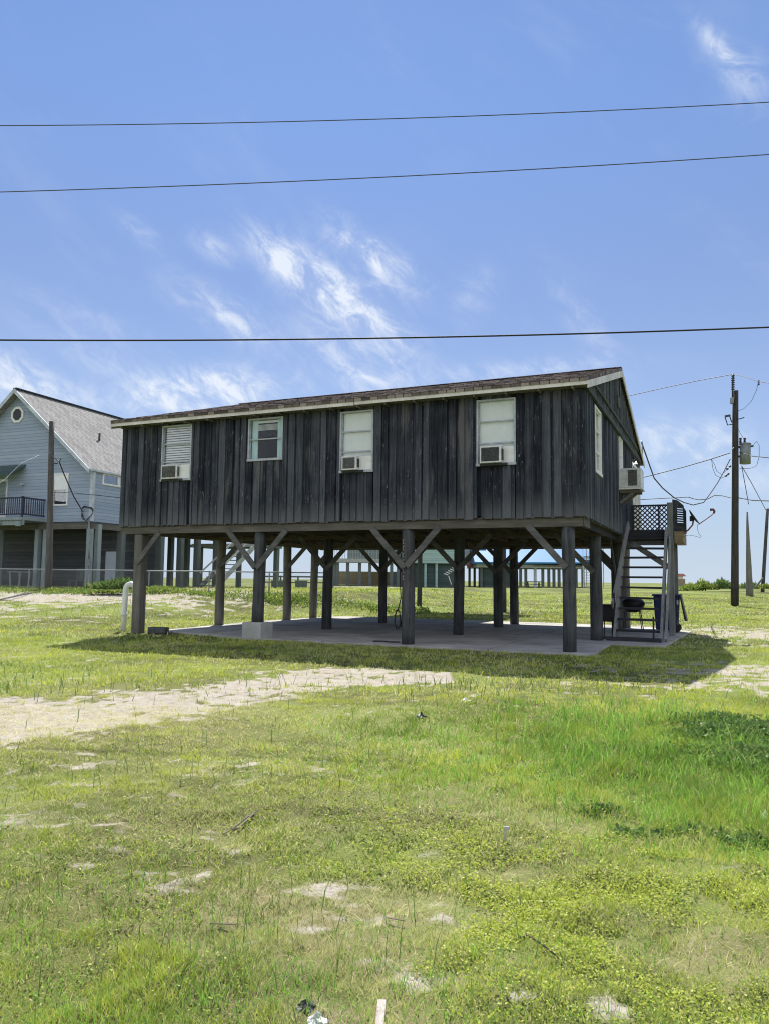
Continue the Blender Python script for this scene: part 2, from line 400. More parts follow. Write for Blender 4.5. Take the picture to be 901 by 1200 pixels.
for (px, py, hd) in ((-120, 848, 1.9), (0, 840, 2.0), (150, 827, 1.7), (300, 803, 1.6), (400, 790, 1.3), (470, 788, .95), (530, 790, .5)):
    g_ = gp(px, py); BAND.append((g_.x, g_.y, hd))
BX, BY, BW = (np.array([b[i] for b in BAND]) for i in range(3))
PATCH = []      # worn sandy places: (photo x, y, half width m, half depth m, strength)
for (px, py, rx, ry, am) in ((865, 785, 2.0, 2.0, .48), (895, 742, 3.6, 4.5, .62), (820, 800, 1.3, .9, .25), (60, 712, 9, 6, .9), (220, 706, 7, 4, .42), (20, 725, 3.5, 2.0, .25),
                             (430, 696, 5, 4, .42), (340, 1045, .9, .42, .22), (230, 1025, .5, .25, .18), (410, 1095, .45, .35, .22), (120, 960, .8, .4, .16), (80, 890, 1.6, .8, .14), (210, 915, 1.2, .7, .08),
                             (440, 1185, .25, .2, .22), (720, 1185, .3, .15, .24), (330, 905, .9, .5, .08), (60, 960, .8, .5, .14), (400, 1030, .3, .15, .35), (630, 862, .8, .4, .10), (570, 800, 1.1, .6, .12)):
    g_ = gp(px, py); PATCH.append((g_.x, g_.y, rx, ry, am))
def sandiness(x, y):
    yc = np.interp(x, BX, BY); wd = np.interp(x, BX, BW, left=1.5, right=0)
    s = .17+.68*np.exp(-(((y-yc)/(wd+1e-3))**4))*(x < BX[-1]+.4)
    for (a, b, rx, ry, am) in PATCH: s = s+am*np.exp(-((x-a)/rx)**2-((y-b)/ry)**2)
    lx, ly = local_h(x, y)
    edge = np.maximum(np.maximum(-11.8-lx, lx-1.6), np.maximum(-.2-ly, ly-11.3))
    s = s+.22*np.exp(-(np.maximum(edge, 0)/.35)**2)*(y > 25)
    s = s+(fbm(x, y*1.5, .55, 3)-.5)*.42+(fbm(x+9, y*1.7, 2.6, 4)-.5)*.85+(fbm(x+31, y*1.9, 8., 2)-.5)*1.05
    s = s-.35*lushness(x, y)
    return sstep(s, .30, .84)*(.74+.26*sstep(y, 5.5, 7.5))
def dryness(x, y):
    q = 0
    for (px, py, rx, ry, am) in ((400, 1090, .55, .45, .9), (300, 1040, .8, .35, .5), (560, 930, .9, .5, .5), (700, 965, .5, .3, .5), (850, 1110, .4, .3, .6), (620, 1010, .3, .3, .4), (60, 830, 2.5, 2.2, .6), (420, 1180, .3, .2, .8), (180, 960, .8, .4, .4), (600, 870, .8, .4, .4)):
        g_ = gp(px, py); q = q+am*np.exp(-((x-g_.x)/rx)**2-((y-g_.y)/ry)**2)
    return np.clip(q*(.4+1.2*fbm(x, y, 2.2, 3)), 0, 1)
def lushness(x, y):
    q = 0
    for (px, py, rx, ry, am) in ((800, 880, 2.0, 1.2, 1), (870, 940, .9, .8, 1), (720, 900, 1.0, .9, .8), (620, 850, 1.5, .7, .4), (60, 1150, .7, .5, .4), (220, 1130, .6, .5, .3), (880, 835, 1.6, 1.0, .8)):
        g_ = gp(px, py); q = q+am*np.exp(-((x-g_.x)/rx)**2-((y-g_.y)/ry)**2)
    return np.clip(q, 0, 1)
def grid_axis(segs):
    out = []
    for a, b, st in segs: out += list(np.arange(a, b, st))
    return np.array(out+[segs[-1][1]])
gx = grid_axis([(-3000, -400, 400), (-400, -60, 20), (-60, -20, 1.5), (-20, -9, .35), (-9, -3.6, .14), (-3.6, 3.6, .06), (3.6, 9, .14), (9, 22, .35), (22, 60, 1.5), (60, 400, 20), (400, 3000, 400)])
gy = grid_axis([(-300, -20, 40), (-20, 1, 1.), (1, 1.6, .13), (1.6, 6.5, .05), (6.5, 16, .12), (16, 42, .35), (42, 110, 1.2), (110, 400, 15), (400, 5000, 300)])
GX, GY = np.meshgrid(gx, gy); GZ = height(GX, GY); NX, NY = len(gx), len(gy)
co = np.stack([GX, GY, GZ], -1).reshape(-1, 3)
idx = (np.arange(NY-1)[:, None]*NX+np.arange(NX-1)[None]).reshape(-1)
quads = np.stack([idx, idx+1, idx+NX+1, idx+NX], -1)
def np_mesh(name, co, loops, counts, m, attrs=None, smooth=False, parent=None):
    me = bpy.data.meshes.new(name)
    me.vertices.add(len(co)); me.vertices.foreach_set('co', co.astype(np.float32).ravel())
    me.loops.add(len(loops)); me.loops.foreach_set('vertex_index', loops.astype(np.int32))
    me.polygons.add(len(counts)); st = np.concatenate([[0], np.cumsum(counts)[:-1]])
    me.polygons.foreach_set('loop_start', st.astype(np.int32))
    if smooth: me.polygons.foreach_set('use_smooth', np.ones(len(counts), bool))
    me.update(calc_edges=True)
    for k, a in (attrs or {}).items():
        at_ = me.attributes.new(k, 'FLOAT', 'POINT'); at_.data.foreach_set('value', a.astype(np.float32).ravel())
    me.materials.append(m); o = bpy.data.objects.new(name, me); COL.objects.link(o)
    if parent: o.parent = parent
    return o
t = mat('sandy_turf', .95, .1)
P = t.n('ShaderNodeNewGeometry').outputs['Position']
sa = t.n('ShaderNodeAttribute', attribute_name='sand').outputs['Fac']
dr_ = t.n('ShaderNodeAttribute', attribute_name='dryness').outputs['Fac']; fn = t.noise(P, 7., 8, .7); mid = t.noise(P, 1.1, 6, .6); big = t.noise(P, .22, 5, .6); grit = t.noise(P, 60., 4, .7); speck = t.noise(P, 150., 3, .7)
sf = t.sst(t.m('ADD', sa, t.m('ADD', t.m('MULTIPLY', t.m('SUBTRACT', fn, .5), 1.5), t.m('MULTIPLY', t.m('SUBTRACT', mid, .5), .5))), .28, .78)
sandc = t.mix(t.sst(t.m('ADD', t.m('MULTIPLY', fn, .6), t.m('MULTIPLY', grit, .4)), .3, .7), (.27, .24, .195), (.46, .42, .36))
sandc = t.mix(t.m('MULTIPLY', t.sst(mid, .55, .75), .4), sandc, (.25, .20, .14))
debris = t.noise(t.mapv(P, (2.2, 7., 4.)), 1., 6, .7)
sandc = t.mix(t.m('MULTIPLY', t.sst(speck, .58, .68), .5), sandc, (.15, .12, .09))
sandc = t.mix(t.m('MULTIPLY', t.sst(debris, .58, .68), .7), sandc, (.13, .105, .075))
gc = t.mix(t.sst(mid, .3, .7), (.045, .058, .016), (.15, .165, .045))
gc = t.mix(t.sst(big, .42, .62), gc, (.21, .28, .06))
gc = t.mix(t.m('MULTIPLY', t.sst(fn, .5, .72), .65), gc, (.28, .25, .14))
gc = t.mix(t.m('MULTIPLY', t.sst(speck, .52, .62), .6), gc, (.30, .28, .12))
gc = t.mix(t.m('MULTIPLY', t.sst(speck, .46, .38), .7), gc, (.02, .025, .01))
gc = t.mix(t.m('MULTIPLY', t.sst(grit, .35, .6), .3), gc, (.09, .10, .03))
gc = t.mix(t.m('MULTIPLY', t.m('MULTIPLY', dr_, t.sst(fn, .3, .6)), .75), gc, (.27, .225, .135))
setc(t, t.mix(sf, gc, sandc), t.m('ADD', t.m('MULTIPLY', fn, .7), t.m('MULTIPLY', grit, .3)), .7, .05)
M_['ground'] = t.mt
ground = np_mesh('ground', co, quads.ravel(), np.full(len(quads), 4), t.mt, {'sand': sandiness(co[:, 0], co[:, 1]), 'dryness': dryness(co[:, 0], co[:, 1])}, True)
tag(ground, kind='structure')

# ---------------------------------------------------------------- grass (stuff)
def mk_leaf(name, cols, trans=.38):
    """thin leaves: each blade its own mix of the given colours, part of the light passes through"""
    m = bpy.data.materials.new(name); m.use_nodes = True; t = NT(m.node_tree); t.nodes.clear()
    P = t.n('ShaderNodeNewGeometry').outputs['Position']
    tint = t.n('ShaderNodeAttribute', attribute_name='tint').outputs['Fac']
    dry = t.n('ShaderNodeAttribute', attribute_name='dry').outputs['Fac']
    big = t.noise(P, .45, 4, .6)
    f = t.m('ADD', t.m('MULTIPLY', tint, .6), t.m('MULTIPLY', big, .5))
    c = t.mix(t.sst(f, .2, .85), cols[0], cols[1])
    c = t.mix(dry, c, cols[2])
    d = t.n('ShaderNodeBsdfDiffuse', {'Color': c}).outputs[0]
    tr = t.n('ShaderNodeBsdfTranslucent', {'Color': c}).outputs[0]
    gl = t.n('ShaderNodeBsdfGlossy', {'Color': (1, 1, 1, 1), 'Roughness': .45}).outputs[0]
    a = t.n('ShaderNodeMixShader', {0: trans, 1: d, 2: tr}).outputs[0]
    b = t.n('ShaderNodeMixShader', {0: .012, 1: a, 2: gl}).outputs[0]
    t.links.new(b, t.n('ShaderNodeOutputMaterial').inputs[0]); return m
M_['grass'] = mk_leaf('grass_blades', ((.12, .225, .028), (.60, .65, .095), (.74, .68, .40)))
M_['lush'] = mk_leaf('lush_blades', ((.15, .32, .05), (.34, .55, .10), (.55, .52, .25)))
M_['leafweed'] = mk_leaf('weed_leaves', ((.10, .18, .035), (.27, .36, .08), (.62, .58, .14)))
M_['leafdark'] = mk_leaf('ground_leaves', ((.07, .14, .04), (.17, .27, .07), (.35, .33, .16)), .3)
M_['clover'] = mk_leaf('clover_leaves', ((.21, .31, .040), (.50, .55, .085), (.66, .58, .3)), .42)

def clear_of_house(x, y):
    lx, ly = local_h(x, y)
    on = (lx > -11.35) & (lx < 1.25) & (ly > .02) & (ly < 10.8) & ~((lx > .16) & (ly < 2.75)) & ~((lx < -8.4) & (ly < .75-(lx+8.4)*-.3))
    return ~on
def blades(name, x, y, h, wd, tint, dry, m, bend=.5, lab='grass', cat='grass'):
    n = len(x); z = height(x, y)-.005
    a = RNG.random(n)*2*np.pi; dx, dy = np.cos(a), np.sin(a)
    b = RNG.random(n)*2*np.pi; l = bend*h*(.25+RNG.random(n)); bx, by = np.cos(b)*l, np.sin(b)*l
    V = np.zeros((n, 5, 3))
    base = np.stack([x, y, z], -1); side = np.stack([dx*wd/2, dy*wd/2, np.zeros(n)], -1)
    V[:, 0] = base-side; V[:, 1] = base+side
    midp = base+np.stack([bx*.3, by*.3, h*.55], -1)
    V[:, 2] = midp-side*.75; V[:, 3] = midp+side*.75
    V[:, 4] = base+np.stack([bx, by, h*.98], -1)
    k = np.arange(n)[:, None]*5
    L = np.concatenate([k+0, k+1, k+3, k+2, k+2, k+3, k+4], 1).ravel()
    C = np.tile([4, 3], n)
    o = np_mesh(name, V.reshape(-1, 3), L, C, m, {'tint': np.repeat(tint, 5), 'dry': np.repeat(dry, 5)})
    return tag(o, lab, cat, kind='stuff')
def scatter(d0, d1, per_m2, spread=.60, extra=.6, xs=None):
    """random places between two distances in front of the viewpoint's side of the lawn"""
    area = (d1-d0)*(spread*(d0+d1)+2*extra); n = int(area*per_m2)
    y = np.sqrt(RNG.random(n)*(d1*d1-d0*d0)+d0*d0); x = (RNG.random(n)*2-1)*(spread*y+extra)
    return x, y
X, Y_, H_, W_, T_, D_ = [], [], [], [], [], []
for (d0, d1, dens, hh, ww) in ((1.6, 3.4, 11000, .026, .0024), (3.4, 6, 6500, .028, .0036), (6, 10, 2900, .032, .0060), (10, 18, 900, .042, .011), (18, 34, 200, .05, .024), (34, 60, 45, .06, .05)):
    x, y = scatter(d0, d1, dens)
    s = sandiness(x, y); lu = lushness(x, y)
    clump = np.clip((fbm(x, y, 6.5, 3)-.5)*2.8+.5, 0, 1)
    keep = (RNG.random(len(x)) < np.clip(1.0-s*np.where(y < 7, .72, .93), 0.02, 1)*(.12+1.55*clump)) & clear_of_house(x, y)
    x, y, s, lu, clump = x[keep], y[keep], s[keep], lu[keep], clump[keep]
    n = len(x)
    h = hh*(.45+1.0*RNG.random(n)**1.5)*(.3+1.3*clump)*(1+.9*lu)*(1-.35*s)
    X.append(x); Y_.append(y); H_.append(h); W_.append(ww*(.7+.6*RNG.random(n)))
    T_.append(np.clip(RNG.random(n)*.5+(fbm(x, y, .8, 3)-.3)*1.3-.25*lu, 0, 1))
    dry = np.clip((RNG.random(n) < (.20+.6*s+.6*dryness(x, y)+.25*(fbm(x+3, y, .6, 3) > .55)))*(.4+.6*RNG.random(n))-.5*lu, 0, 1); D_.append(dry)
X, Y_, H_, W_, T_, D_ = map(np.concatenate, (X, Y_, H_, W_, T_, D_))
blades('grass', X, Y_, H_, W_, T_, D_, M_['grass'], 1.0, 'short sunlit lawn grass mixed with dry straw over sandy ground')
sx_, sy_ = scatter(1.6, 9, 1500); k = (RNG.random(len(sx_)) < .12+.3*fbm(sx_, sy_, 1.1, 3)+.8*dryness(sx_, sy_)) & clear_of_house(sx_, sy_); sx_, sy_ = sx_[k], sy_[k]; n = len(sx_)
blades('dry_straw', sx_, sy_, .016+.014*RNG.random(n), np.maximum(.0022, .0007*sy_), RNG.random(n), .6+.4*RNG.random(n), M_['grass'], 3.2, 'dry straw lying between the grass blades', 'straw')
# taller shoots: right-hand rank growth, bottom-left stalks, strips along the track
def shoots(cx, cy, rx, ry, n):
    g_ = gp(cx, cy); return g_.x+RNG.normal(size=n)*rx, g_.y+RNG.normal(size=n)*ry
xs, ys, hs = [], [], []
for (px, py, rx, ry, n, h) in ((800, 880, 1.3, .8, 8000, .15), (870, 960, .6, .5, 3200, .17), (745, 850, .7, .8, 2600, .20), (640, 900, .9, .6, 2600, .10), (880, 900, .7, .5, 2600, .2),
                               (60, 1150, .5, .35, 2200, .07), (200, 1165, .45, .3, 1900, .065), (330, 1140, .4, .25, 800, .06), (520, 1160, .5, .25, 1800, .06), (90, 1020, .7, .5, 1500, .08), (430, 1090, .6, .5, 600, .08), (830, 1100, .5, .5, 1800, .06)):
    a, b = shoots(px, py, rx, ry, n); xs.append(a); ys.append(b); hs.append(np.full(n, h))
xs, ys, hs = map(np.concatenate, (xs, ys, hs)); k = (ys > 1.5); xs, ys, hs = xs[k], ys[k], hs[k]; n = len(xs)
cl = .25+1.5*fbm(xs, ys, 3.5, 2)**1.5
blades('tall_grass', xs, ys, hs*(.3+RNG.random(n)**1.3)*cl*.85, np.maximum(.0032, .0010*ys)*(.8+.6*RNG.random(n)), RNG.random(n), (RNG.random(n) < .07)*.8, M_['lush'], .75,
       'rank bright green tall grass tufts at the ditch and near the bottom edge')
# upright seed stalks standing in loose rows over the track
xs, ys = [], []
for (px, py, rx, ry, n) in ((250, 1110, .9, .5, 130), (90, 1090, .7, .5, 110), (120, 890, 1.6, .5, 140), (60, 800, 1.8, .8, 200), (560, 800, 1.2, .4, 160), (380, 860, 1.8, .6, 60), (700, 820, 1.5, .6, 120), (500, 900, 1.5, 1, 60)):
    a, b = shoots(px, py, rx, ry, n); xs.append(a); ys.append(b)
xs, ys = map(np.concatenate, (xs, ys)); k = (ys > 1.9); xs, ys = xs[k], ys[k]; n = len(xs)
blades('grass_stalks', xs, ys, .09+.12*RNG.random(n), np.maximum(.004, .0009*ys), RNG.random(n)*.4, (RNG.random(n) < .2)*.6, M_['leafdark'], .5, 'thin dark upright seed stalks scattered over lawn and sandy track')

def leaves(name, x, y, zup, size, tint, dry, m, lab, cat='ground cover', flat=.5):
    n = len(x); z = height(x, y)+zup
    a = RNG.random(n)*2*np.pi; tl = RNG.normal(size=(n, 2))*flat
    u = np.stack([np.cos(a), np.sin(a), tl[:, 0]], -1); v = np.stack([-np.sin(a), np.cos(a), tl[:, 1]], -1)
    c = np.stack([x, y, z], -1); s = size[:, None]
    V = np.zeros((n, 6, 3))
    for i, (p, q, dz) in enumerate(((-1, 0, 0), (-.35, -.55, .12), (.45, -.5, .1), (1, 0, -.12), (.45, .5, .1), (-.35, .55, .12))):
        V[:, i] = c+u*p*s+v*q*s; V[:, i, 2] += dz*size
    k = np.arange(n)[:, None]*6
    L = (k+np.arange(6)[None]).ravel()
    o = np_mesh(name, V.reshape(-1, 3), L, np.full(n, 6), m, {'tint': np.repeat(tint, 6), 'dry': np.repeat(dry, 6)})
    return tag(o, lab, cat, kind='stuff')
xs, ys = [], []
for (px, py, rx, ry, n) in ((680, 1060, .75, .55, 26000), (560, 1100, .6, .4, 9000), (800, 1020, .6, .5, 8000), (620, 960, 1.1, .6, 9000), (700, 880, 1.4, .7, 9000), (450, 960, 1.2, .7, 5000),
                            (830, 1140, .4, .3, 5000), (200, 1000, .9, .5, 4000), (300, 1100, .6, .5, 3000), (840, 870, 1.2, .8, 12000)):
    a, b = shoots(px, py, rx, ry, n); xs.append(a); ys.append(b)
xs, ys = map(np.concatenate, (xs, ys)); k = (ys > 1.7) & (fbm(xs, ys, 4., 3)+RNG.random(len(xs))*.25 > .58) & (sandiness(xs, ys) < .45) & (dryness(xs, ys) < .4); xs, ys = xs[k], ys[k]; n = len(xs)
leaves('clover', xs, ys, .006+.03*RNG.random(n), (.0026+.0010*ys)*(.5+.8*RNG.random(n)), np.clip(RNG.random(n)*.8+.2*(xs > 0)-.25*lushness(xs, ys), 0, 1), (RNG.random(n) < .06)*.7, M_['clover'],
       'low yellow-green clover-like ground cover across the lawn')
# dark leafy creeper in the ditch at the right edge
xs, ys = [], []
for (px, py, rx, ry, n) in ((888, 862, .30, .17, 12000), (845, 846, .22, .06, 1300), (850, 968, .25, .04, 380), (735, 968, .05, .03, 60), (700, 940, .08, .04, 160), (908, 888, .3, .2, 4000)):
    a, b = shoots(px, py, rx, ry, n); xs.append(a); ys.append(b)
xs, ys = map(np.concatenate, (xs, ys)); n = len(xs)
leaves('creeper', xs, ys, .01+(.03+.08*(xs*0+(np.hypot(xs-gp(885, 862).x, ys-gp(885, 862).y) < 1.6)))*RNG.random(n)**1.3, .008+.009*RNG.random(n), RNG.random(n), (RNG.random(n) < .04)*.7, M_['leafdark'], 'dark broad-leaved creeper filling the shallow ditch at the right', flat=.9)
# flowering weeds along the far edge of the lawn by the chain-link fence
xs = RNG.uniform(-19, 2, 26000); ys = 34.4+RNG.normal(size=26000)*.6
k = RNG.random(26000) < .25+.75*(fbm(xs, ys, .5, 2) > .5); xs, ys = xs[k], ys[k]; n = len(xs)
ht = .04+.22*fbm(xs, ys, .6, 2)*(1+.9*np.exp(-((xs+9.8)/1.1)**2))
leaves('weeds', xs, ys, ht*RNG.random(n), .022+.02*RNG.random(n), RNG.random(n), (RNG.random(n) < .1)*.8, M_['leafweed'], 'strip of green weeds with yellow flowers along the chain-link fence', 'weeds', 1.)

# ---------------------------------------------------------------- stilt house
L, WD, ZB, ZF, ZR = 11.94, 11.06, 2.725, 5.337, 7.18
OF, OS = .30, .15
house = thing('stilt_house', 'dark weathered board house raised on tarred pilings over a concrete slab', 'house', HC, -PHI)
EAVE_T = 5.49                                        # roof top surface at the eave edge
slope = (ZR-EAVE_T)/(WD/2+OF)
def roof_z(y): return ZR-abs(y-WD/2)*slope
# openings: (x0, x1, z0, z1)
FWIN = [(-10.62, -9.68, 3.87, 5.29), (-7.99, -7.01, 4.25, 5.28), (-5.48, -4.64, 3.85, 5.26), (-2.22, -1.37, 3.85, 5.26)]
SWIN = [(1.28, 2.22, 3.80, 5.28), (5.52, 6.25, 3.9, 5.36)]
SDOOR = (8.72, 9.85, 2.86, 5.0)
def boards_front(mb, x0, x1, y, z0f, z1f, openings, out=-1, th=.022):
    """board-on-board siding on a wall along x at the given y; outward side is out*y"""
    x = x0; k = 0
    while x < x1-.02:
        wd = min(random.uniform(.09, .155) if k % 2 == 0 else random.uniform(.06, .10), x1-x)
        prd = (th+random.uniform(0, .018)) if k % 2 == 0 else random.uniform(0, .006)
        a, b = (x-(.015 if k % 2 == 0 else 0), x+wd+(.015 if k % 2 == 0 else 0)); a = max(a, x0); b = min(b, x1)
        mid = (a+b)/2; zb = z0f-random.uniform(0, .035)*(random.random() < .6); zt = z1f(mid)
        segs = [(zb, zt)]
        for (o0, o1, p0, p1) in openings:
            if b > o0+.01 and a < o1-.01:
                if a < o0-.03: b = min(b, o0)
                elif b > o1+.03: a = max(a, o1)
                else: segs = [(zb, p0), (p1, zt)]
        t0 = random.uniform(-.004, .004)
        for (s0, s1) in segs:
            if s1-s0 < .03 or b-a < .01: continue
            ya, yb = y+out*(prd+.012+t0), y-out*.03
            mb.box(a, b, min(ya, yb), max(ya, yb), s0, s1)
        x += wd; k += 1
def swapxy(mb):
    mb.v = [(p[1], p[0], p[2]) for p in mb.v]; return mb
b = MB(); boards_front(b, -L, -.09, 0, ZB, lambda x: ZF+.04, FWIN); b.build('front_siding', 'siding', house)
b = MB(); boards_front(b, .09, WD, 0, ZB, lambda y: roof_z(y)-.13, SWIN+[SDOOR], out=1); swapxy(b).build('side_siding', 'siding', house)
b = MB(); boards_front(b, -L, 0, WD, ZB, lambda x: ZF+.04, [], out=1); b.build('rear_siding', 'siding', house)
b = MB(); boards_front(b, 0, WD, -L, ZB, lambda y: roof_z(y)-.13, [], out=-1); swapxy(b).build('side_siding', 'siding', house)
b = MB(); b.box(-.10, .052, -.052, .10, ZB-.01, ZF+.05); b.build('corner_board', 'siding', house, bevel=.004)
# inner lining so that no daylight passes between boards
b = MB()
def lining(a0, a1, z0, zt, ops, at_, horizontal=True, sgn=1):
    xs = sorted({a0, a1, *[o[0] for o in ops], *[o[1] for o in ops]})
    for p, q in zip(xs[:-1], xs[1:]):
        op = [o for o in ops if o[0] <= p+.001 and o[1] >= q-.001]
        for (s0, s1) in ([(z0, op[0][2]), (op[0][3], zt)] if op else [(z0, zt)]):
            if horizontal: b.box(p, q, at_, at_+.05, s0, s1)
            else: b.box(at_-.05, at_, p, q, s0, s1)
lining(-L+.05, -.1, ZB+.05, ZF+.1, FWIN, .035); lining(.1, WD-.05, ZB+.05, ZF, SWIN+[SDOOR], -.035, False)
b.box(-L+.05, -.1, WD-.09, WD-.04, ZB+.05, ZF); b.box(-L+.04, -L+.09, .1, WD-.1, ZB+.05, ZF)
b.box(-4.0, -3.9, .1, WD-.1, ZB+.05, ZF-.02); b.box(-8.9, -8.8, .1, WD-.1, ZB+.05, ZF-.02)
b.build('inner_wall', 'dark_room', house)
# gable: upper boards standing proud, with slanted frieze boards under the rake
for sx, xo in ((1, .052), (-1, -L-.052)):
    b = MB(); y = .12
    while y < WD-.12:
        y2 = min(y+random.uniform(.09, .15), WD-.12); zt0 = min(roof_z(y), roof_z(y2))-.10; pr = random.uniform(.015, .04)
        if zt0 > 5.56: b.box(min(xo, xo+sx*pr), max(xo, xo+sx*pr), y, y2-.004, 5.45, zt0)
        y = y2
    b.build('gable_boards', 'gable_wood', house)
    for z_, h_, p_, yy in ((5.40, .14, .055, .03), (5.66, .07, .065, .75)):
        b = MB(); b.box(min(xo-.01, xo+sx*p_), max(xo-.01, xo+sx*p_), yy, WD-yy, z_-h_/2, z_+h_/2); b.build('frieze_board', 'gable_wood', house)
# gable vent hatch
b = MB(); b.box(.085, .12, WD/2-.6, WD/2-.25, 6.0, 6.3); b.build('gable_vent', 'beamwood', house, bevel=.01)
# roof
roof = MB()
x0, x1 = -L-OS, OS
for s_ in (-1, 1):
    ye = WD/2+s_*(WD/2+OF+.04)
    zt = EAVE_T-.04*slope; 
    vs = [(x0, WD/2, ZR), (x1, WD/2, ZR), (x1, ye, zt), (x0, ye, zt)]
    vs += [(a, b_, c-.07) for a, b_, c in vs]
    roof.add(vs, [(0,1,2,3),(7,6,5,4),(0,4,5,1),(1,5,6,2),(2,6,7,3),(3,7,4,0)])
ro = roof.build('roof', 'shingle', house)
b = MB()        # shingle courses, thin steps that give the slope a ragged butt line
for s_ in (-1, 1):
    for k in range(42):
        d0 = k*.136; ye = WD/2+s_*(WD/2+OF+.05-d0); yi = WD/2+s_*(WD/2+OF+.05-d0-.13)
        if abs(yi-WD/2) < .05: continue
        x = x0
        while x < x1:
            wd = min(random.uniform(.10, .26), x1-x); hh = random.choice([.003, .006, .012])
            za = EAVE_T+(d0-.05)*slope+.004; zb = EAVE_T+(d0+.08)*slope+.004
            b.add([(x, ye, za), (x+wd-.01, ye, za), (x+wd-.01, ye, za+hh), (x, ye, za+hh), (x, yi, zb), (x+wd-.01, yi, zb)], [(0,1,2,3),(3,2,5,4),(0,3,4),(1,5,2)])
            x += wd
b.build('shingle_course', mk_shingle('brown_shingle_tabs', ((.065, .052, .048), (.40, .335, .31)), .20, .12), ro)
b = MB(); b.beam((x0, WD/2, ZR+.006), (x1, WD/2, ZR+.006), .22, .014); b.build('ridge_cap', 'shingle', ro)
# fascia and barge boards
b = MB(); b.box(-L-OS-.012, -5.01, -OF-.022, -OF+.0, ZF-.01, EAVE_T-.075); b.build('fascia', 'trim', house, bevel=.004); b = MB(); b.box(-4.995, OS+.012, -OF-.024, -OF-.002, ZF-.004, EAVE_T-.072); b.build('fascia', 'trim', house, bevel=.004); b = MB()
b.box(-L-OS, OS, WD+OF, WD+OF+.022, ZF, EAVE_T-.075); b.build('fascia', 'trim', house, bevel=.004)
for xo in (OS+.014, -L-OS-.014):
    b = MB()
    for s_ in (-1, 1):
        ye = WD/2+s_*(WD/2+OF+.01); za = roof_z(ye)-.073
        poly = [(WD/2, ZR-.073), (ye, za), (ye, za-.15), (WD/2, ZR-.073-.17)]
        b.prism(poly, 0, xo-.012, xo+.012)
    b.build('barge_board', 'trim', house)
# soffit
b = MB()
b.box(-L-OS+.02, OS-.02, -OF+.003, .06, ZF+.005, ZF+.022); b.box(-L-OS+.02, OS-.02, WD-.06, WD+OF-.003, ZF+.005, ZF+.022)
for k in range(18):
    xx = -L+.15+k*(L-.3)/17; b.box(xx-.02, xx+.02, -OF+.01, -.03, ZF-.05, ZF+.004)
b.build('soffit', 'beamwood', house)
# floor framing
b = MB(); b.box(-L+.02, -.02, .03, WD-.03, ZB-.03, ZB+.02); b.build('floor_deck', 'underwood', house)
rows = [.171, 3.714, 7.59, 9.51]
colx = [-.342, -3.852, -7.72, -11.364]
b = MB(); b.box(-L+.03, -.03, .02, .10, 2.52, ZB-.032); b.build('rim_beam', 'beamwood', house, bevel=.006)
b = MB(); b.box(-.10, -.012, .11, .9, 2.53, ZB-.005); b.build('rim_beam', 'beamwood', house, bevel=.006)
b = MB(); b.box(-.22, -.13, .9, WD-.1, 2.56, ZB-.005); b.build('rim_beam', 'stairdark', house)
b = MB(); b.box(-L+.03, -.03, WD-.1, WD-.02, 2.53, ZB-.032); b.build('rim_beam', 'beamwood', house)
b = MB(); b.box(-L+.012, -L+.1, .11, WD-.1, 2.545, ZB-.005); b.build('rim_beam', 'beamwood', house)
for y in rows[1:]:
    b = MB(); b.box(-L+.11, -.11, y-.17, y-.09, 2.535, ZB-.032); b.box(-L+.11, -.11, y+.09, y+.17, 2.535, ZB-.032); b.build('girder', 'underwood', house)
b = MB(); x = -L+.5
while x < -.3:
    b.box(x, x+.045, .105, WD-.105, 2.60, ZB-.034); x += .61
b.build('joist', 'underwood', house)
# pilings
for ri, y in enumerate(rows):
    for ci, x in enumerate(colx):
        b = MB(); top = 2.53 if ri == 0 else 2.69
        if ri == 0 and ci == 3:
            b.box(x-.125, x+.125, y-.13, y+.13, -.06, 2.515); o = b.build('piling', 'piling_grey', house, bevel=.03); o['label'] = 'square grey weathered post'
        elif ri == 3 and ci == 0:
            b.pile(x+.02, y, -.06, top, .17, .165, rough=.12); o = b.build('piling', 'piling_grey', house, True); o['label'] = 'ragged brown-grey piling'
        else:
            r = random.uniform(.135, .15); z0 = .36 if (ri == 0 and ci == 2) else -.06
            b.pile(x, y, z0, top if ri else 2.518, r, r*.97); b.build('piling', 'piling_grey' if (ci == 3) else 'piling', house, True)
b = MB(); b.box(-7.99, -7.46, -.10, .44, -.05, .36); o = b.build('footing_block', 'block', house, bevel=.02)
# knee braces
for ri, y in enumerate(rows):
    for ci, x in enumerate(colx):
        for s_ in (-1, 1):
            if ci == 0 and s_ == 1 and ri != 1: continue
            if ci == 0 and s_ == 1: continue
            if ci == 3 and s_ == -1: continue
            if ri == 0 and ci == 2 and s_ == 1 and False: continue
            r_ = random.uniform(.74, .86); yb = y-.165-(0 if ri else .0)
            b = MB(); b.beam((x+s_*.02, yb, 2.50-r_), (x+s_*(r_+.10), yb, 2.60), .045, .13, (0, 0, 1)) if ri else b.beam((x+s_*.02, yb, 2.50-r_), (x+s_*(r_-.02), yb, 2.55), .045, .13)
            b.build('brace', 'brace', house)
for y in (rows[2], rows[3]):    # braces running back along the gable side
    b = MB(); b.beam((-.34, y-1.15, 2.64), (-.34, y-.1, 1.62), .045, .13); b.build('brace', 'brace', house)
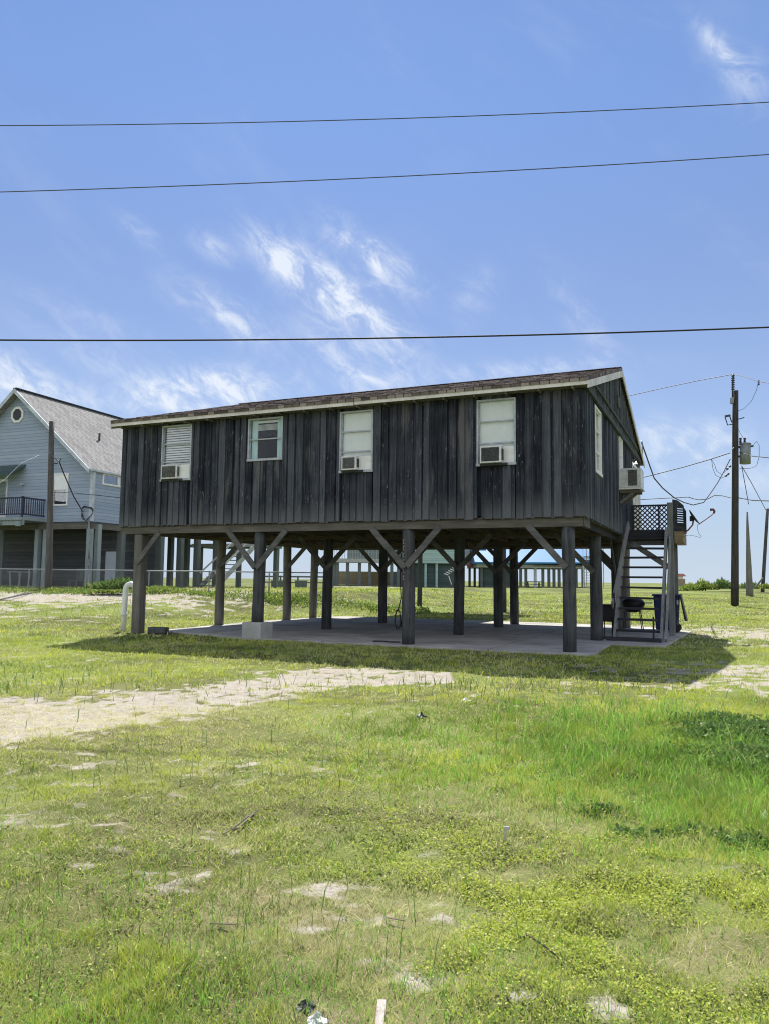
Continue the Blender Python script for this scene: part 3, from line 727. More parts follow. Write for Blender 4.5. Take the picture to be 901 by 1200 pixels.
# faded red vertical lettering, illegible, on the second front post
for (z0_, h_) in ((2.20, .10), (2.05, .11), (1.90, .10), (1.74, .12), (1.56, .11), (1.41, .09)):
    mk = MB(); xx = -3.90; y0_, y1_ = .171-.152, .171-.146
    if random.random() < .6: mk.prism([(xx-.022, z0_), (xx+.018, z0_), (xx+.018, z0_+.02), (xx-.008, z0_+.02), (xx-.008, z0_+h_*.75), (xx+.014, z0_+h_*.75), (xx+.014, z0_+h_), (xx-.022, z0_+h_)], 1, y0_, y1_)
    else: mk.prism([(xx-.022, z0_), (xx-.010, z0_), (xx-.010, z0_+h_*.75), (xx+.014, z0_+h_*.75), (xx+.014, z0_+h_), (xx-.022, z0_+h_)], 1, y0_, y1_)
    mk.build('painted_mark', 'redpaint', house)

def window(parent, x0, x1, z0, z1, y, kind, n_pane=3, side=False, fm='frame', fw=.035):
    """aluminium window in a wall along x (or along y when side) looking outwards"""
    def T(mb):
        if side: mb.v = [(-p[1]+2*y*0, p[0], p[2]) for p in mb.v]
        return mb
    fr = MB()
    fr.box(x0, x0+fw, y-.05, y+.06, z0, z1); fr.box(x1-fw, x1, y-.05, y+.06, z0, z1)
    fr.box(x0+fw, x1-fw, y-.05, y+.06, z1-fw, z1); fr.box(x0-.01, x1+.01, y-.065, y+.06, z0-.02, z0+fw)
    wn = T(fr).build('window', fm, parent)
    s = MB()
    for k in range(1, n_pane):
        zz = z0+(z1-z0)*k/n_pane; s.box(x0+fw+.001, x1-fw-.001, y-.012, y+.024, zz-.014, zz+.014)
    s.box(x0+fw+.001, x0+fw+.016, y-.006, y+.02, z0+fw+.001, z1-fw-.001); s.box(x1-fw-.016, x1-fw-.001, y-.006, y+.02, z0+fw+.001, z1-fw-.001)
    T(s).build('sash', fm, wn)
    p = MB(); p.box(x0+fw, x1-fw, y+.026, y+.030, z0+fw, z1-fw); T(p).build('pane', 'glass', wn)
    a, c = x0+fw+.01, x1-fw-.01
    if kind == 'blind':
        q = MB(); z = z1-fw-.02
        while z > z0+fw:
            q.add([(a, y+.050, z-.022), (c, y+.050, z-.022+random.uniform(-.004, .004)), (c, y+.066, z+.020), (a, y+.066, z+.020)], [(0,1,2,3)]); z -= .062
        T(q).build('blind', 'blind', wn)
        d = MB(); d.box(a, c, y+.12, y+.125, z0+.02, z1-.02); T(d).build('unlit_room_sheet', 'dark_room', wn)  # near-black sheet whose colour stands in for the unlit room behind the slats
    elif kind == 'shade':
        q = MB(); K = 24; vs = []
        for i in range(K+1):
            for j in range(13):
                u = a+(c-a)*j/12; zz = z0+fw+(z1-z0-2*fw)*i/K
                vs.append((u, y+.055+.004*math.sin(u*19+zz*3)+.003*math.sin(zz*26), zz))
        fs = [(i*13+j, i*13+j+1, (i+1)*13+j+1, (i+1)*13+j) for i in range(K) for j in range(12)]
        q.add(vs, fs); T(q).build('shade', 'shade', wn, True)
    elif kind == 'curtain':
        for (u0, u1) in ((a, a+.17), (c-.16, c)):
            q = MB(); n = 14; vs = []
            for i in range(n+1):
                u = u0+(u1-u0)*i/n; yy = y+.06+.014*math.sin(i*1.9)
                vs += [(u, yy, z0+fw), (u*.995+.005*(a+c)/2, yy, z1-fw)]
            q.add(vs, [(2*i, 2*i+2, 2*i+3, 2*i+1) for i in range(n)])
            T(q).build('curtain', 'curtain', wn, True)
        v = MB(); v.box(a+.15, c-.14, y+.07, y+.075, z1-fw-.07, z1-fw-.01)
        for k in range(6): v.box(a+.16, c-.15, y+.075, y+.08, z1-fw-.12-k*.025, z1-fw-.108-k*.025)
        T(v).build('raised_blind', 'blind', wn)
    return wn
window(house, *FWIN[0], -.01, 'blind'); window(house, *FWIN[1], -.01, 'curtain', 2); window(house, *FWIN[2], -.01, 'shade'); window(house, *FWIN[3], -.01, 'shade')
window(house, *SWIN[0], -.01, 'shade', 3, True, 'white', .05); window(house, *SWIN[1], -.01, 'shade', 3, True, 'white', .05)
# entry door on the gable side with white casing and a lit porch light above
b = MB(); y0, y1, z0, z1 = SDOOR
b.box(-.04, .065, y0-.08, y0, z0-.02, z1+.08); b.box(-.04, .065, y1, y1+.08, z0-.02, z1+.08); b.box(-.04, .065, y0, y1, z1, z1+.08); dr = b.build('door', 'white', house)
b = MB(); b.box(-.02, .015, y0+.003, y1-.003, z0, z1-.003); b.build('door_leaf', 'pinkwood', dr, bevel=.006)
b = MB(); b.cyl((.015, y0+.1, 3.8), (.07, y0+.1, 3.8), .03, .035); b.build('handle', 'darkmetal', dr, True)
b = MB(); b.box(.036, .07, 9.85+.12, 9.85+.9, 2.76, 5.0); b.build('pale_panel', 'pinkwood', house)
b = MB(); b.cyl((.045, 8.95, 5.22), (.10, 8.95, 5.22), .05); b.cyl((.10, 8.95, 5.22), (.13, 8.95, 5.13), .02); fx = b.build('porch_light', 'darkmetal', house, True)
b = MB(); b.cyl((.13, 8.95, 5.13), (.13, 8.95, 5.06), .02, .035); b.build('lamp_glass', 'lamp', fx, True)
b = MB(); b.cyl((OS-.03, WD+.1, ZF+.05), (OS-.03, WD+.1, ZF+.75), .02); b.tube([(OS-.03, WD+.1, ZF+.72), (OS-.03, WD+.0, ZF+.8), (OS-.03, WD-.12, ZF+.7)], .02); b.build('service_mast', 'galv', house, True)

# concrete slab under the house
slab = thing('concrete_slab', 'grey concrete slab in the shade under the stilt house', 'slab', HC, -PHI)
poly = [(-11.25, .95), (-8.3, -.12), (-.1, -.16), (.18, .10), (.12, 2.78), (1.30, 2.86), (1.62, 8.9), (-.3, 11.05), (-11.0, 11.0), (-11.6, 6.0)]
b = MB(); b.prism(poly, 2, -.12, 0.0); o = b.build('slab_surface', 'slab', slab, bevel=.012)

# air conditioners
def ac_unit(x, z, w_, h_, dep, pan, label, gm, panside=1):
    r = thing('window_air_conditioner', label, 'air conditioner', HL(x, 0, z), -PHI, 'window air conditioners on the stilt house')
    b = MB(); b.box(0, w_, -dep, .10, 0, h_); b.build('case', 'ac', r, bevel=.012)
    b = MB(); b.box(.035, w_-.045, -dep-.008, -dep+.004, .035, h_-.035); g_ = b.build('rear_grille', gm, r)
    b = MB()
    for k in range(int((h_-.09)/.022)): b.box(.037, w_-.047, -dep-.013, -dep-.0085, .045+k*.022, .051+k*.022)
    b.build('grille_fin', 'grille', g_)
    b = MB()
    for k in range(9): b.box(w_-.002, w_+.006, -dep*.85+k*.020, -dep*.85+k*.020+.009, .06, h_-.06)
    b.build('side_louvre', 'grille', r)
    b = MB(); b.box(w_+.002, w_+pan, -.035, -.015, 0, h_); b.build('filler_panel', 'white', r)
    b = MB(); b.box(-.02, w_+pan*.4, -dep*.7, .0, -.05, -.002); b.build('support_shelf', 'stairdark', r)
    return r
ac_unit(-10.55, 3.90, .50, .36, .13, .36, 'small window air conditioner with a speckled rusty grille, under slatted blinds', 'rustgrille')
ac_unit(-5.37, 3.88, .38, .32, .17, .33, 'dirty window air conditioner under a white shade, between two windows without blinds', 'rustgrille')
ac_unit(-2.10, 3.87, .46, .36, .22, .25, 'clean white window air conditioner with dark grille in the window nearest the house corner', 'grille')
r = thing('window_air_conditioner', 'large white air conditioner jutting from the gable wall on a wooden bracket', 'air conditioner', HL(0, 5.5, 3.92), -PHI, 'window air conditioners on the stilt house')
b = MB(); b.box(-.1, .60, .0, .72, 0, .52); b.build('case', 'ac', r, bevel=.015)
b = MB(); b.box(.27, .50, -.008, .004, .05, .47); b.build('rear_grille', 'rustgrille', r)
b = MB()
for k in range(5): b.box(.28+k*.045, .287+k*.045, -.016, -.009, .05, .47)
b.build('grille_fin', 'grille', r)
b = MB(); b.box(-.05, .62, -.01, .73, -.045, -.003); b.build('base_tray', 'white', r)
b = MB(); b.box(.04, .56, .05, .12, -.13, -.05); b.box(.04, .56, .6, .67, -.13, -.05); b.beam((.05, .085, -.40), (.42, .085, -.1), .06, .06); b.beam((.05, .635, -.40), (.42, .635, -.1), .06, .06)
b.build('bracket', 'beamwood', r)

# entry deck
deck = thing('entry_deck', 'small raised wooden landing with lattice railing at the head of the stairs', 'deck', HC, -PHI)
b = MB()
for k in range(9): b.box(.10, 1.52, 6.5+k*.2, 6.5+k*.2+.19, 2.81, 2.85)
b.build('deck_board', 'stairdark', deck)
b = MB(); b.box(.10, 1.30, 6.44, 6.49, 2.56, 2.83); b.box(.10, 1.52, 8.30, 8.34, 2.56, 2.81); b.build('rim_board', 'stairdark', deck)
b = MB(); b.box(.06, 1.32, 6.46, 6.56, 2.43, 2.555); b.build('support_beam', 'stairwood', deck)
b = MB(); b.box(1.34, 1.56, 6.40, 8.3, 2.50, 2.80); b.build('side_beam', 'yellow_wood', deck)
for (px_, py_, z1_) in ((1.24, 6.44, 3.58), (1.24, 8.25, 3.70)):
    b = MB(); b.box(px_-.075, px_+.075, py_-.07, py_+.07, -.05, z1_); b.build('post', 'stairwood', deck, bevel=.008)
b = MB(); b.beam((.22, 6.42, 2.50), (1.18, 6.42, 1.83), .05, .15); b.build('brace', 'stairwood', deck)
lat = MB()
xa, xb, za, zb = .12, 1.16, 2.88, 3.66
for sgn in (1, -1):
    c_ = -1.2
    while c_ < 2.2:
        pts = []
        for k in range(200):
            x = xa+(xb-xa)*k/199; z = (za+c_+(x-xa)) if sgn == 1 else (zb-c_-(x-xa))
            if za <= z <= zb: pts.append((x, z))
        if len(pts) > 4: lat.beam((pts[0][0], 8.25+sgn*.006, pts[0][1]), (pts[-1][0], 8.25+sgn*.006, pts[-1][1]), .010, .034)
        c_ += .135
lat.build('lattice', 'stairdark', deck)
b = MB(); b.box(.05, 1.17, 8.225, 8.275, 3.66, 3.71); b.box(.80, .84, 8.22, 8.28, 2.86, 3.66); b.box(.05, .12, 8.225, 8.275, 2.86, 3.66); b.build('rail', 'stairdark', deck)
# slotted screen board turned outwards, rounded top
b = MB()
rt = Matrix.Translation((1.31, 6.50, 0)) @ Matrix.Rotation(math.radians(38), 4, 'Z')
def slat_panel():
    b = MB(); W0 = .40
    out = [(0, 2.82), (W0, 2.74), (W0, 3.38), (W0*.8, 3.52), (W0*.45, 3.62), (0, 3.67)]
    b.prism([(0, 2.80), (.12, 2.80), (.12, 3.655), (0, 3.67)], 1, -.02, .02)
    b.prism([(W0-.07, 2.76), (W0, 2.74), (W0, 3.36), (W0-.07, 3.46)], 1, -.02, .02)
    z = 2.82
    while z < 3.5:
        gap = 3.00 < z < 3.42
        b.add([(.12, -.018, z), (W0-.07, -.018, z-.01), (W0-.07, -.018, z+(.030 if gap else .058)), (.12, -.018, z+(.036 if gap else .06)),
               (.12, .018, z), (W0-.07, .018, z-.01), (W0-.07, .018, z+(.030 if gap else .058)), (.12, .018, z+(.036 if gap else .06))],
              [(0,1,2,3),(7,6,5,4),(0,4,5,1),(1,5,6,2),(2,6,7,3),(3,7,4,0)])
        z += .062
    b.prism([(.12, 3.52), (W0-.07, 3.46), (W0*.8, 3.52), (W0*.45, 3.62), (.12, 3.655)], 1, -.02, .02)
    b.v = [tuple(rt @ Vector(p)) for p in b.v]
    return b
slat_panel().build('slotted_screen', 'stairdark', deck)

# stairs
st = thing('staircase', 'steep open-tread wooden staircase rising to the landing beside the gable wall', 'stairs', HL(.6, 3.8), -PHI)
def stl(x, y, z): return (x-.6, y-3.8, z)
P0, P1 = (3.85, .0), (6.42, 2.78)
for x, nm in ((.06, 'stairwood'), (1.14, 'stairwood')):
    b = MB(); b.prism([(P0[0]-3.8-.10, 0.0), (P0[0]-3.8+.32, 0.0), (P1[0]-3.8+.03, P1[1]-.24), (P1[0]-3.8+.0, P1[1]+.12), (P1[0]-3.8-.12, P1[1]+.12)], 0, x-.6-.03, x-.6+.03)
    b.build('stringer', nm, st)
for k in range(10):
    z = .235+k*.262; y = P0[0]+(P1[0]-P0[0])*z/P1[1]
    b = MB(); b.beam(stl(.092, y+.08+random.uniform(-.01, .01), z), stl(1.108, y+.08+random.uniform(-.01, .01), z+random.uniform(-.012, .012)), .26, .05); b.build('tread', 'stairdark', st)
b = MB(); b.beam(stl(-.02, 4.25, .80), stl(.16, 6.42, 3.02), .045, .22); b.build('handrail', 'stairwood', st)
b = MB(); b.beam(stl(1.24, 3.95, .02), stl(1.24, 6.34, 2.62), .05, .17); b.build('handrail', 'stairwood', st)
b = MB(); b.box(-.70, .56, -.12, -.06, .01, .10); b.build('foot_board', 'stairdark', st)
b = MB(); b.box(.36, .40, -.05, .0, .0, .6); b.box(-.62, -.57, .5, .56, 0, 1.15); b.build('upright', 'stairdark', st)

# satellite dish
d0 = 20.8
dish = thing('satellite_dish', 'small grey satellite dish seen edge-on, on a bent arm at the landing corner', 'satellite dish', at(796, 628, d0))
def dl(px, py, dd=0): return at(px, py, d0+dd)-dish.location
b = MB(); b.tube([dl(793, 631), dl(799, 626), dl(806, 621), dl(811, 615), dl(812, 609)], .022); b.build('mast', 'rust', dish, True)
b = MB()
cen = dl(812, 606); tp, bt = dl(805.5, 596.5), dl(818.5, 614.5); ax = (bt-tp)/2; nrm = Vector((ax.z, 0, -ax.x)).normalized(); nrm = nrm if nrm.x > 0 else -nrm
axv = ax.normalized(); dep = ray(812, 606).normalized(); nrm = axv.cross(dep).normalized(); nrm = nrm if nrm.x > 0 else -nrm; nrm = (nrm-dep*.10).normalized(); Rr = ax.length
K, Nn = 5, 26; vs = []
for sd_ in (0, .012):
    for k in range(K+1):
        r = k/K
        for i in range(Nn):
            a = 2*math.pi*i/Nn; vs.append(cen+axv*(Rr*r*math.cos(a))+dep*(Rr*1.05*r*math.sin(a))+nrm*(.055*r*r-sd_-.02))
fs = []
for sidx in (0, 1):
    o_ = sidx*(K+1)*Nn
    for k in range(K):
        for i in range(Nn):
            f_ = (o_+k*Nn+i, o_+k*Nn+(i+1) % Nn, o_+(k+1)*Nn+(i+1) % Nn, o_+(k+1)*Nn+i); fs.append(f_)
o1, o2 = K*Nn, (K+1)*Nn+K*Nn
fs += [(o1+i, o1+(i+1) % Nn, o2+(i+1) % Nn, o2+i) for i in range(Nn)]
b.add(vs, fs); b.build('reflector', 'dish', dish, True)
b = MB(); b.box(cen.x-.09, cen.x-.0, cen.y-.05, cen.y+.05, cen.z-.11, cen.z+.03); b.build('mount', 'darkmetal', dish, bevel=.01)
b = MB(); b.tube([dl(818, 614.5), dl(826, 609), dl(833, 604), dl(836, 601)], .013); b.build('feed_arm', 'rust', dish, True)
b = MB(); b.tube([dl(836, 601.5), dl(836.6, 599), dl(835, 597), dl(832, 597.4)], [.03, .032, .034, .04]); b.build('receiver', 'rust', dish, True)
b = MB(); b.tube([dl(817, 614), dl(816.5, 619), dl(818, 625), dl(821, 629), dl(820, 630), dl(813, 628), dl(806, 627), dl(799, 629)], .005, 5); b.build('cable', 'wire', dish)

# wheelie bin
bn = thing('wheeled_bin', 'navy blue wheeled trash bin with its lid hanging open behind the stairs', 'trash bin', HL(.98, 8.25), -PHI)
b = MB()
def taper(mb, x0, x1, y0, y1, z0, z1, k):
    cx, cy = (x0+x1)/2, (y0+y1)/2
    q = [(x0,y0),(x1,y0),(x1,y1),(x0,y1)]
    return mb.add([(cx+(a-cx)*k, cy+(c-cy)*k, z0) for a, c in q]+[(a, c, z1) for a, c in q], [(0,3,2,1),(4,5,6,7),(0,1,5,4),(1,2,6,5),(2,3,7,6),(3,0,4,7)])
taper(b, -.34, .36, -.33, .37, .06, 1.06, .84); b.build('body', 'binblue', bn, bevel=.04)
b = MB(); b.box(-.37, .39, -.36, .40, 1.03, 1.08); b.build('rim', 'binblue', bn, bevel=.012)
b = MB(); b.add([(.365, -.34, 1.09), (.365, .38, 1.09), (.40, .38, 1.11), (.40, -.34, 1.11), (.50, -.34, .34), (.50, .38, .34), (.56, .38, .33), (.56, -.34, .33)],
               [(0,1,2,3),(7,6,5,4),(0,4,5,1),(1,5,6,2),(2,6,7,3),(3,7,4,0)]); b.build('lid', 'black', bn, bevel=.01)
for yy in (-.30, .28):
    b = MB(); b.cyl((.27, yy-.03, .12), (.27, yy+.03, .12), .12, n=20); b.build('wheel', 'black', bn, True)
b = MB(); b.cyl((.385, -.25, .98), (.385, .29, .98), .018); b.build('handle', 'darkmetal', bn, True)
b = MB(); b.box(.30, .345, -.345, -.335, .80, .92); b.build('hinge_plate', 'frame', bn)
# barbecue with round lid
gr = thing('barbecue_grill', 'round black barbecue grill on thin legs behind the stair treads', 'grill', HL(.02, 8.45), -PHI)
b = MB(); vs = []; n = 20
prof = [(.0, .52), (.16, .54), (.26, .62), (.31, .74), (.31, .76)]
def lathe(mb, prof, sx=1., n=22):
    o = []
    for (r, z) in prof:
        for i in range(n):
            a = 2*math.pi*i/n; o.append((max(r, .001)*sx*math.cos(a), max(r, .001)*math.sin(a), z))
    return mb.add(o, [(k*n+i, k*n+(i+1) % n, (k+1)*n+(i+1) % n, (k+1)*n+i) for k in range(len(prof)-1) for i in range(n)])
lathe(b, prof, 1.1); b.build('bowl', 'black', gr, True)
b = MB(); lathe(b, [(.32, .765), (.31, .84), (.24, .91), (.12, .945), (0, .95)], 1.1); b.build('lid', 'black', gr, True)
for (a, c) in ((-.2, -.16), (.2, -.16), (-.2, .18), (.2, .18)):
    b = MB(); b.cyl((a, c, .6), (a*1.35, c*1.35, 0.), .014); b.build('leg', 'darkmetal', gr, True)
b = MB(); b.box(.36, .56, -.15, .15, .80, .83); b.build('side_shelf', 'frame', gr)
# box smoker
g2 = thing('box_smoker', 'black box smoker on thin legs to the left of the stair foot', 'grill', HL(-.22, 4.55), -PHI)
b = MB(); b.box(-.10, .22, -.2, .2, .42, .82); b.build('firebox', 'black', g2, bevel=.015)
b = MB(); b.box(-.115, .235, -.215, .215, .82, .85); b.build('lid', 'black', g2, bevel=.008)
for (a, c) in ((-.06, -.16), (.17, -.16), (-.06, .16), (.17, .16)):
    b = MB(); b.cyl((a, c, .42), (a, c, 0.), .013); b.build('leg', 'black', g2, True)
b = MB(); b.box(-.10, .21, -.19, .19, .02, .04); b.build('bottom_rack', 'black', g2)

# white pipe, stone, hanging hose
pp = gp(145, 738); pv = thing('vent_pipe', 'white bent plastic pipe standing beside the left corner post', 'pipe', (pp.x, pp.y, 0))
pts = [(0, 0, -.08), (.0, 0, .5), (.02, 0, 1.02)]
for k in range(1, 9):
    a = math.pi*k/8; pts.append((.02+.13-.13*math.cos(a), .0, 1.06+.15*math.sin(a)))
pts.append((.29, 0, .93)); pts.append((.29, 0, .80))
b = MB(); b.tube(pts, .075, 16); b.build('pipe', 'pvc', pv, True)
b = MB(); b.cyl((0, 0, .36), (0, 0, .46), .084, n=18); b.build('coupling', 'pvc', pv, True)
sp = HL(-10.85, .35); b = MB(); b.box(-.25, .25, -.12, .12, -.05, .12)
stn = b.build('stone_block', 'stone', None, bevel=.03); stn.location = sp; stn.rotation_euler = (0, 0, -PHI+.2); tag(stn, 'low dark concrete block lying beside the square corner post', 'block')
hs_ = thing('garden_hose', 'black hose hanging in loops from the piling with red marks', 'hose', HL(-4.06, .25), -PHI)
pts = [(.0, 0, 2.0), (-.02, 0, 1.5), (.0, .02, 1.0), (-.04, .0, .8), (-.13, 0, .62), (-.13, .01, .42), (-.05, .0, .33), (.0, .02, .45), (-.02, .0, .7), (-.10, .02, .74), (-.15, .02, .5), (-.10, .03, .3), (0, .05, .38), (.03, .05, .6)]
b = MB(); b.tube(pts, .014, 6); b.build('hose', 'wire', hs_, True)
b = MB(); b.tube([(-.7, .1, .015), (-.5, .25, .015), (-.3, .1, .015), (-.1, .2, .015)], .014, 6); b.build('loose_end', 'wire', hs_, True)

# rear raised platform on two posts behind the house
rp = thing('rear_platform', 'raised rear deck behind the stilt house carried on two round posts', 'deck', HC, -PHI)
for (x, y) in ((-11.2, 19.85), (-6.95, 19.8)):
    b = MB(); b.pile(x, y, -.06, 4.4, .12, .115); b.build('post', 'piling', rp, True)
b = MB(); b.box(-11.5, -6.6, 16.0, 20.1, 4.4, 4.6); b.build('platform', 'underwood', rp)
b = MB(); b.box(-11.5, -6.6, 11.2, 16.0, 4.42, 4.55); b.build('walkway', 'underwood', rp)

# ---------------------------------------------------------------- blue neighbour house
PB = math.radians(22); BXv = Vector((math.cos(PB), -math.sin(PB), 0)); BYv = Vector((math.sin(PB), math.cos(PB), 0))
BC = Vector((-15.95, 42.0, 0)); GB = .70
bh = thing('blue_house', 'blue-grey lap-sided gabled house on tall pilings with a grey shingle roof', 'house', BC, -PB)
WB, LB, FZ, EZ, AZ = 11.2, 12.6, 4.40, 7.22, 12.0
sb = (AZ-EZ)/(WB/2)
def outline(z0): return [(-WB, z0), (0, z0), (0, EZ), (-WB/2, AZ-.05), (-WB, EZ)]
b = MB(); b.prism(outline(FZ), 1, 0, .2); b.prism(outline(FZ), 1, LB-.2, LB); b.box(-.2, -.001, .2, LB-.2, FZ, EZ); b.box(-WB, -WB+.2, .2, LB-.2, FZ, EZ); b.build('wall', 'bluelap', bh)
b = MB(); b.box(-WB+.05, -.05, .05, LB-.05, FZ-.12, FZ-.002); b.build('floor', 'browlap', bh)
rf = MB()
for s_ in (-1, 1):
    xe = -WB/2+s_*(WB/2+.12); ze = AZ-sb*(WB/2+.12)
    vs = [(-WB/2, -.45, AZ+.12), (xe, -.45, ze+.12), (xe, LB+.4, ze+.12), (-WB/2, LB+.4, AZ+.12)]; vs += [(a, c, d-.14) for a, c, d in vs]
    rf.add(vs, [(0,1,2,3),(7,6,5,4),(0,4,5,1),(1,5,6,2),(2,6,7,3),(3,7,4,0)])
rr = rf.build('roof', 'shingle_grey', bh)
b = MB(); b.box(-WB/2-.14, -WB/2+.14, -.45, LB+.4, AZ+.10, AZ+.17); b.build('ridge_cap', 'darkmetal', rr)
b = MB(); b.cyl((-2.6, 3.2, AZ-sb*3+.1), (-2.6, 3.2, AZ-sb*3+.55), .06); b.build('vent', 'darkmetal', rr)
for s_ in (-1, 1):
    xe = -WB/2+s_*(WB/2+.14); ze = AZ-sb*(WB/2+.14)
    b = MB(); b.prism([(-WB/2, AZ+.13), (xe, ze+.13), (xe, ze-.12), (-WB/2, AZ-.14)], 1, -.50, -.455); b.build('barge_board', 'bluetrim', bh)
b = MB(); b.box(.10, .14, -.45, LB+.4, EZ-.08, EZ+.02); b.build('gutter', 'bluetrim', bh)
b = MB(); b.box(0.002, .06, -.03, .14, FZ, EZ-.05); b.box(-.14, -.0, -.04, -.002, FZ, EZ-.02); b.build('corner_trim', 'bluetrim', bh)
def simple_window(parent, x0, x1, z0, z1, y, side=False, rows_=2, fm='white', fw=.09, dz=None):
    def T(mb):
        if side: mb.v = [(-p[1], p[0], p[2]) for p in mb.v]
        return mb
    b = MB(); b.box(x0, x0+fw, y-.06, y, z0, z1); b.box(x1-fw, x1, y-.06, y, z0, z1); b.box(x0+fw, x1-fw, y-.06, y, z0, z0+fw); b.box(x0+fw, x1-fw, y-.06, y, z1-fw, z1)
    if rows_ == 2: b.box(x0+fw, x1-fw, y-.05, y, (z0+z1)/2-.03, (z0+z1)/2+.03)
    wn = T(b).build('window', fm, parent)
    b = MB(); b.box(x0+fw, x1-fw, y-.025, y-.015, z0+fw, z1-fw); T(b).build('pane', 'glass', wn)
    b = MB(); b.box(x0+fw, x1-fw, y-.013, y-.003, z0+fw, z1-fw); T(b).build('backing', 'dark_room', wn)
    if dz: b = MB(); b.box(x0+fw+.005, x1-fw-.005, y-.0155-.02, y-.026, dz, z1-fw-.005); T(b).build('blind', 'shade', wn)
    return wn
simple_window(bh, -2.75, -1.68, 5.30, 7.12, 0, dz=6.2)
simple_window(bh, .72, 2.0, 6.50, 7.15, .0, True, 1); simple_window(bh, 2.02, 3.4, 6.50, 7.15, .0, True, 1)
# octagonal gable window
cxo, czo = -5.73, 10.68
ring = []; R1, R2 = .50, .36
def octo(r): return [(cxo+r*math.cos(math.radians(22.5+45*i)), czo+r*math.sin(math.radians(22.5+45*i))) for i in range(8)]
b = MB(); o1, o2 = octo(R1), octo(R2)
for i in range(8):
    j = (i+1) % 8; b.prism([o1[i], o1[j], o2[j], o2[i]], 1, -.07, -.003)
ow = b.build('octagonal_window', 'white', bh)
b = MB(); b.prism(octo(R2), 1, -.03, -.004); b.build('pane', 'darkmetal', ow)
# upstairs door, awning, balcony
b = MB(); b.box(-7.1, -6.2, -.05, -.002, 4.65, 6.95); dd = b.build('balcony_door', 'white', bh)
b = MB(); b.box(-7.0, -6.32, -.07, -.052, 5.0, 6.8); b.build('door_glass', 'sage', dd)
b = MB(); b.add([(-8.2, 0, 7.75), (-4.9, 0, 7.75), (-5.1, -1.0, 7.1), (-8.2, -1.0, 7.1), (-8.2, 0, 7.65), (-4.9, 0, 7.65), (-5.1, -1.0, 7.0), (-8.2, -1.0, 7.0)], [(0,1,2,3),(7,6,5,4),(0,4,5,1),(1,5,6,2),(2,6,7,3),(3,7,4,0)]); b.build('awning', 'darkteal', bh)
b = MB(); b.beam((-5.2, -.95, 7.0), (-6.4, -.05, 5.9), .05, .05); b.beam((-4.9, -.1, 6.6), (-5.1, -.1, 6.6), .2, .12); b.build('awning_strut', 'frame', bh)
bx0, bx1, by0 = -8.5, -3.3, -1.6
b = MB(); b.box(bx0, bx1, by0, -.002, 4.42, 4.58); bd = b.build('balcony', 'bluepost', bh)
b = MB(); b.box(bx0, bx1, by0, by0+.08, 5.60, 5.68); b.box(bx1-.08, bx1, by0+.08, -.01, 5.60, 5.68); b.box(bx0, bx1, by0+.02, by0+.06, 4.70, 4.78); b.box(bx1-.06, bx1-.02, by0+.08, -.01, 4.70, 4.78)
b.box(bx1-.10, bx1, by0, by0+.10, 4.58, 5.72); b.build('railing', 'balcony', bd)
b = MB(); x = bx0+.1
while x < bx1-.15: b.box(x, x+.05, by0+.03, by0+.055, 4.78, 5.60); x += .15
y = by0+.15
while y < -.1: b.box(bx1-.055, bx1-.03, y, y+.05, 4.78, 5.6); y += .15
b.build('baluster', 'balcony', bd)
b = MB(); b.box(bx0, bx1, by0+.1, by0+.2, 4.15, 4.418); b.box(bx1-.4, bx1-.1, by0-.02, by0+.08, 4.08, 4.35); b.build('balcony_beam', 'bluepost', bd)
b = MB(); b.box(-5.15, -4.85, by0-.04, by0, 4.10, 4.36); b.build('house_number_plate', 'white', bd)
# undercroft: recessed dark enclosure, pilings, beams, door
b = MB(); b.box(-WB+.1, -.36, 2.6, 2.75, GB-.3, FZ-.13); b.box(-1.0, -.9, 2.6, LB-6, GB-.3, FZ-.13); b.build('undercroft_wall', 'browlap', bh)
b = MB(); b.box(-WB+.05, -.05, .05, .22, FZ-.40, FZ-.122); b.box(-.22, -.05, .23, LB-.05, FZ-.38, FZ-.122); b.build('beam', 'beamwood', bh)
for (x, y) in ((-.18, .18), (-3.3, .18), (-3.9, .18), (-6.8, .18), (-10.5, .18), (-.02, .62)):
    b = MB(); b.box(x-.13, x+.13, y-.13, y+.13, GB-.3, FZ-.13); b.build('piling', 'bluepost', bh)
for y in (2.65, 4.4, 6.2, 8.2, 10.0, 12.2):
    b = MB(); b.box(-.34, .0, y-.17, y+.17, GB-.3, FZ-.13); b.build('piling', 'farwood', bh)
for (x, y) in ((-2.6, 8.4), (-2.6, 10.4), (-2.6, 12.2), (-5.5, 12.2), (-5.5, 9.), (-1.5, 6.5)):
    b = MB(); b.box(x-.16, x+.16, y-.16, y+.16, GB-.3, FZ-.13); b.build('piling', 'farwood', bh)
b = MB(); b.box(-1.17, -.40, 2.56, 2.598, GB+.05, GB+2.15); b.build('undercroft_door', 'door', bh)
b = MB(); b.box(-.12, .13, -.10, .02, 1.95, 2.35); b.build('meter_box', 'galv', bh, bevel=.02)
b = MB(); b.tube([(.02, -.05, 2.35), (.04, -.06, 3.0), (.10, -.06, 3.5), (-.05, -.06, 4.0), (-.08, -.06, 4.45)], .045, 8); b.cyl((0, -.05, 1.95), (0, -.05, GB), .03); b.build('conduit', 'galv', bh, True)
b = MB(); pts = []
for k in range(40):
    a = k*.42; r = .38+.07*math.sin(k*1.3); pts.append((-.2+r*math.cos(a), -.08-.002*k, 4.85+r*.95*math.sin(a)))
b.tube(pts, .018, 5); b.build('cable_coil', 'wire', bh)
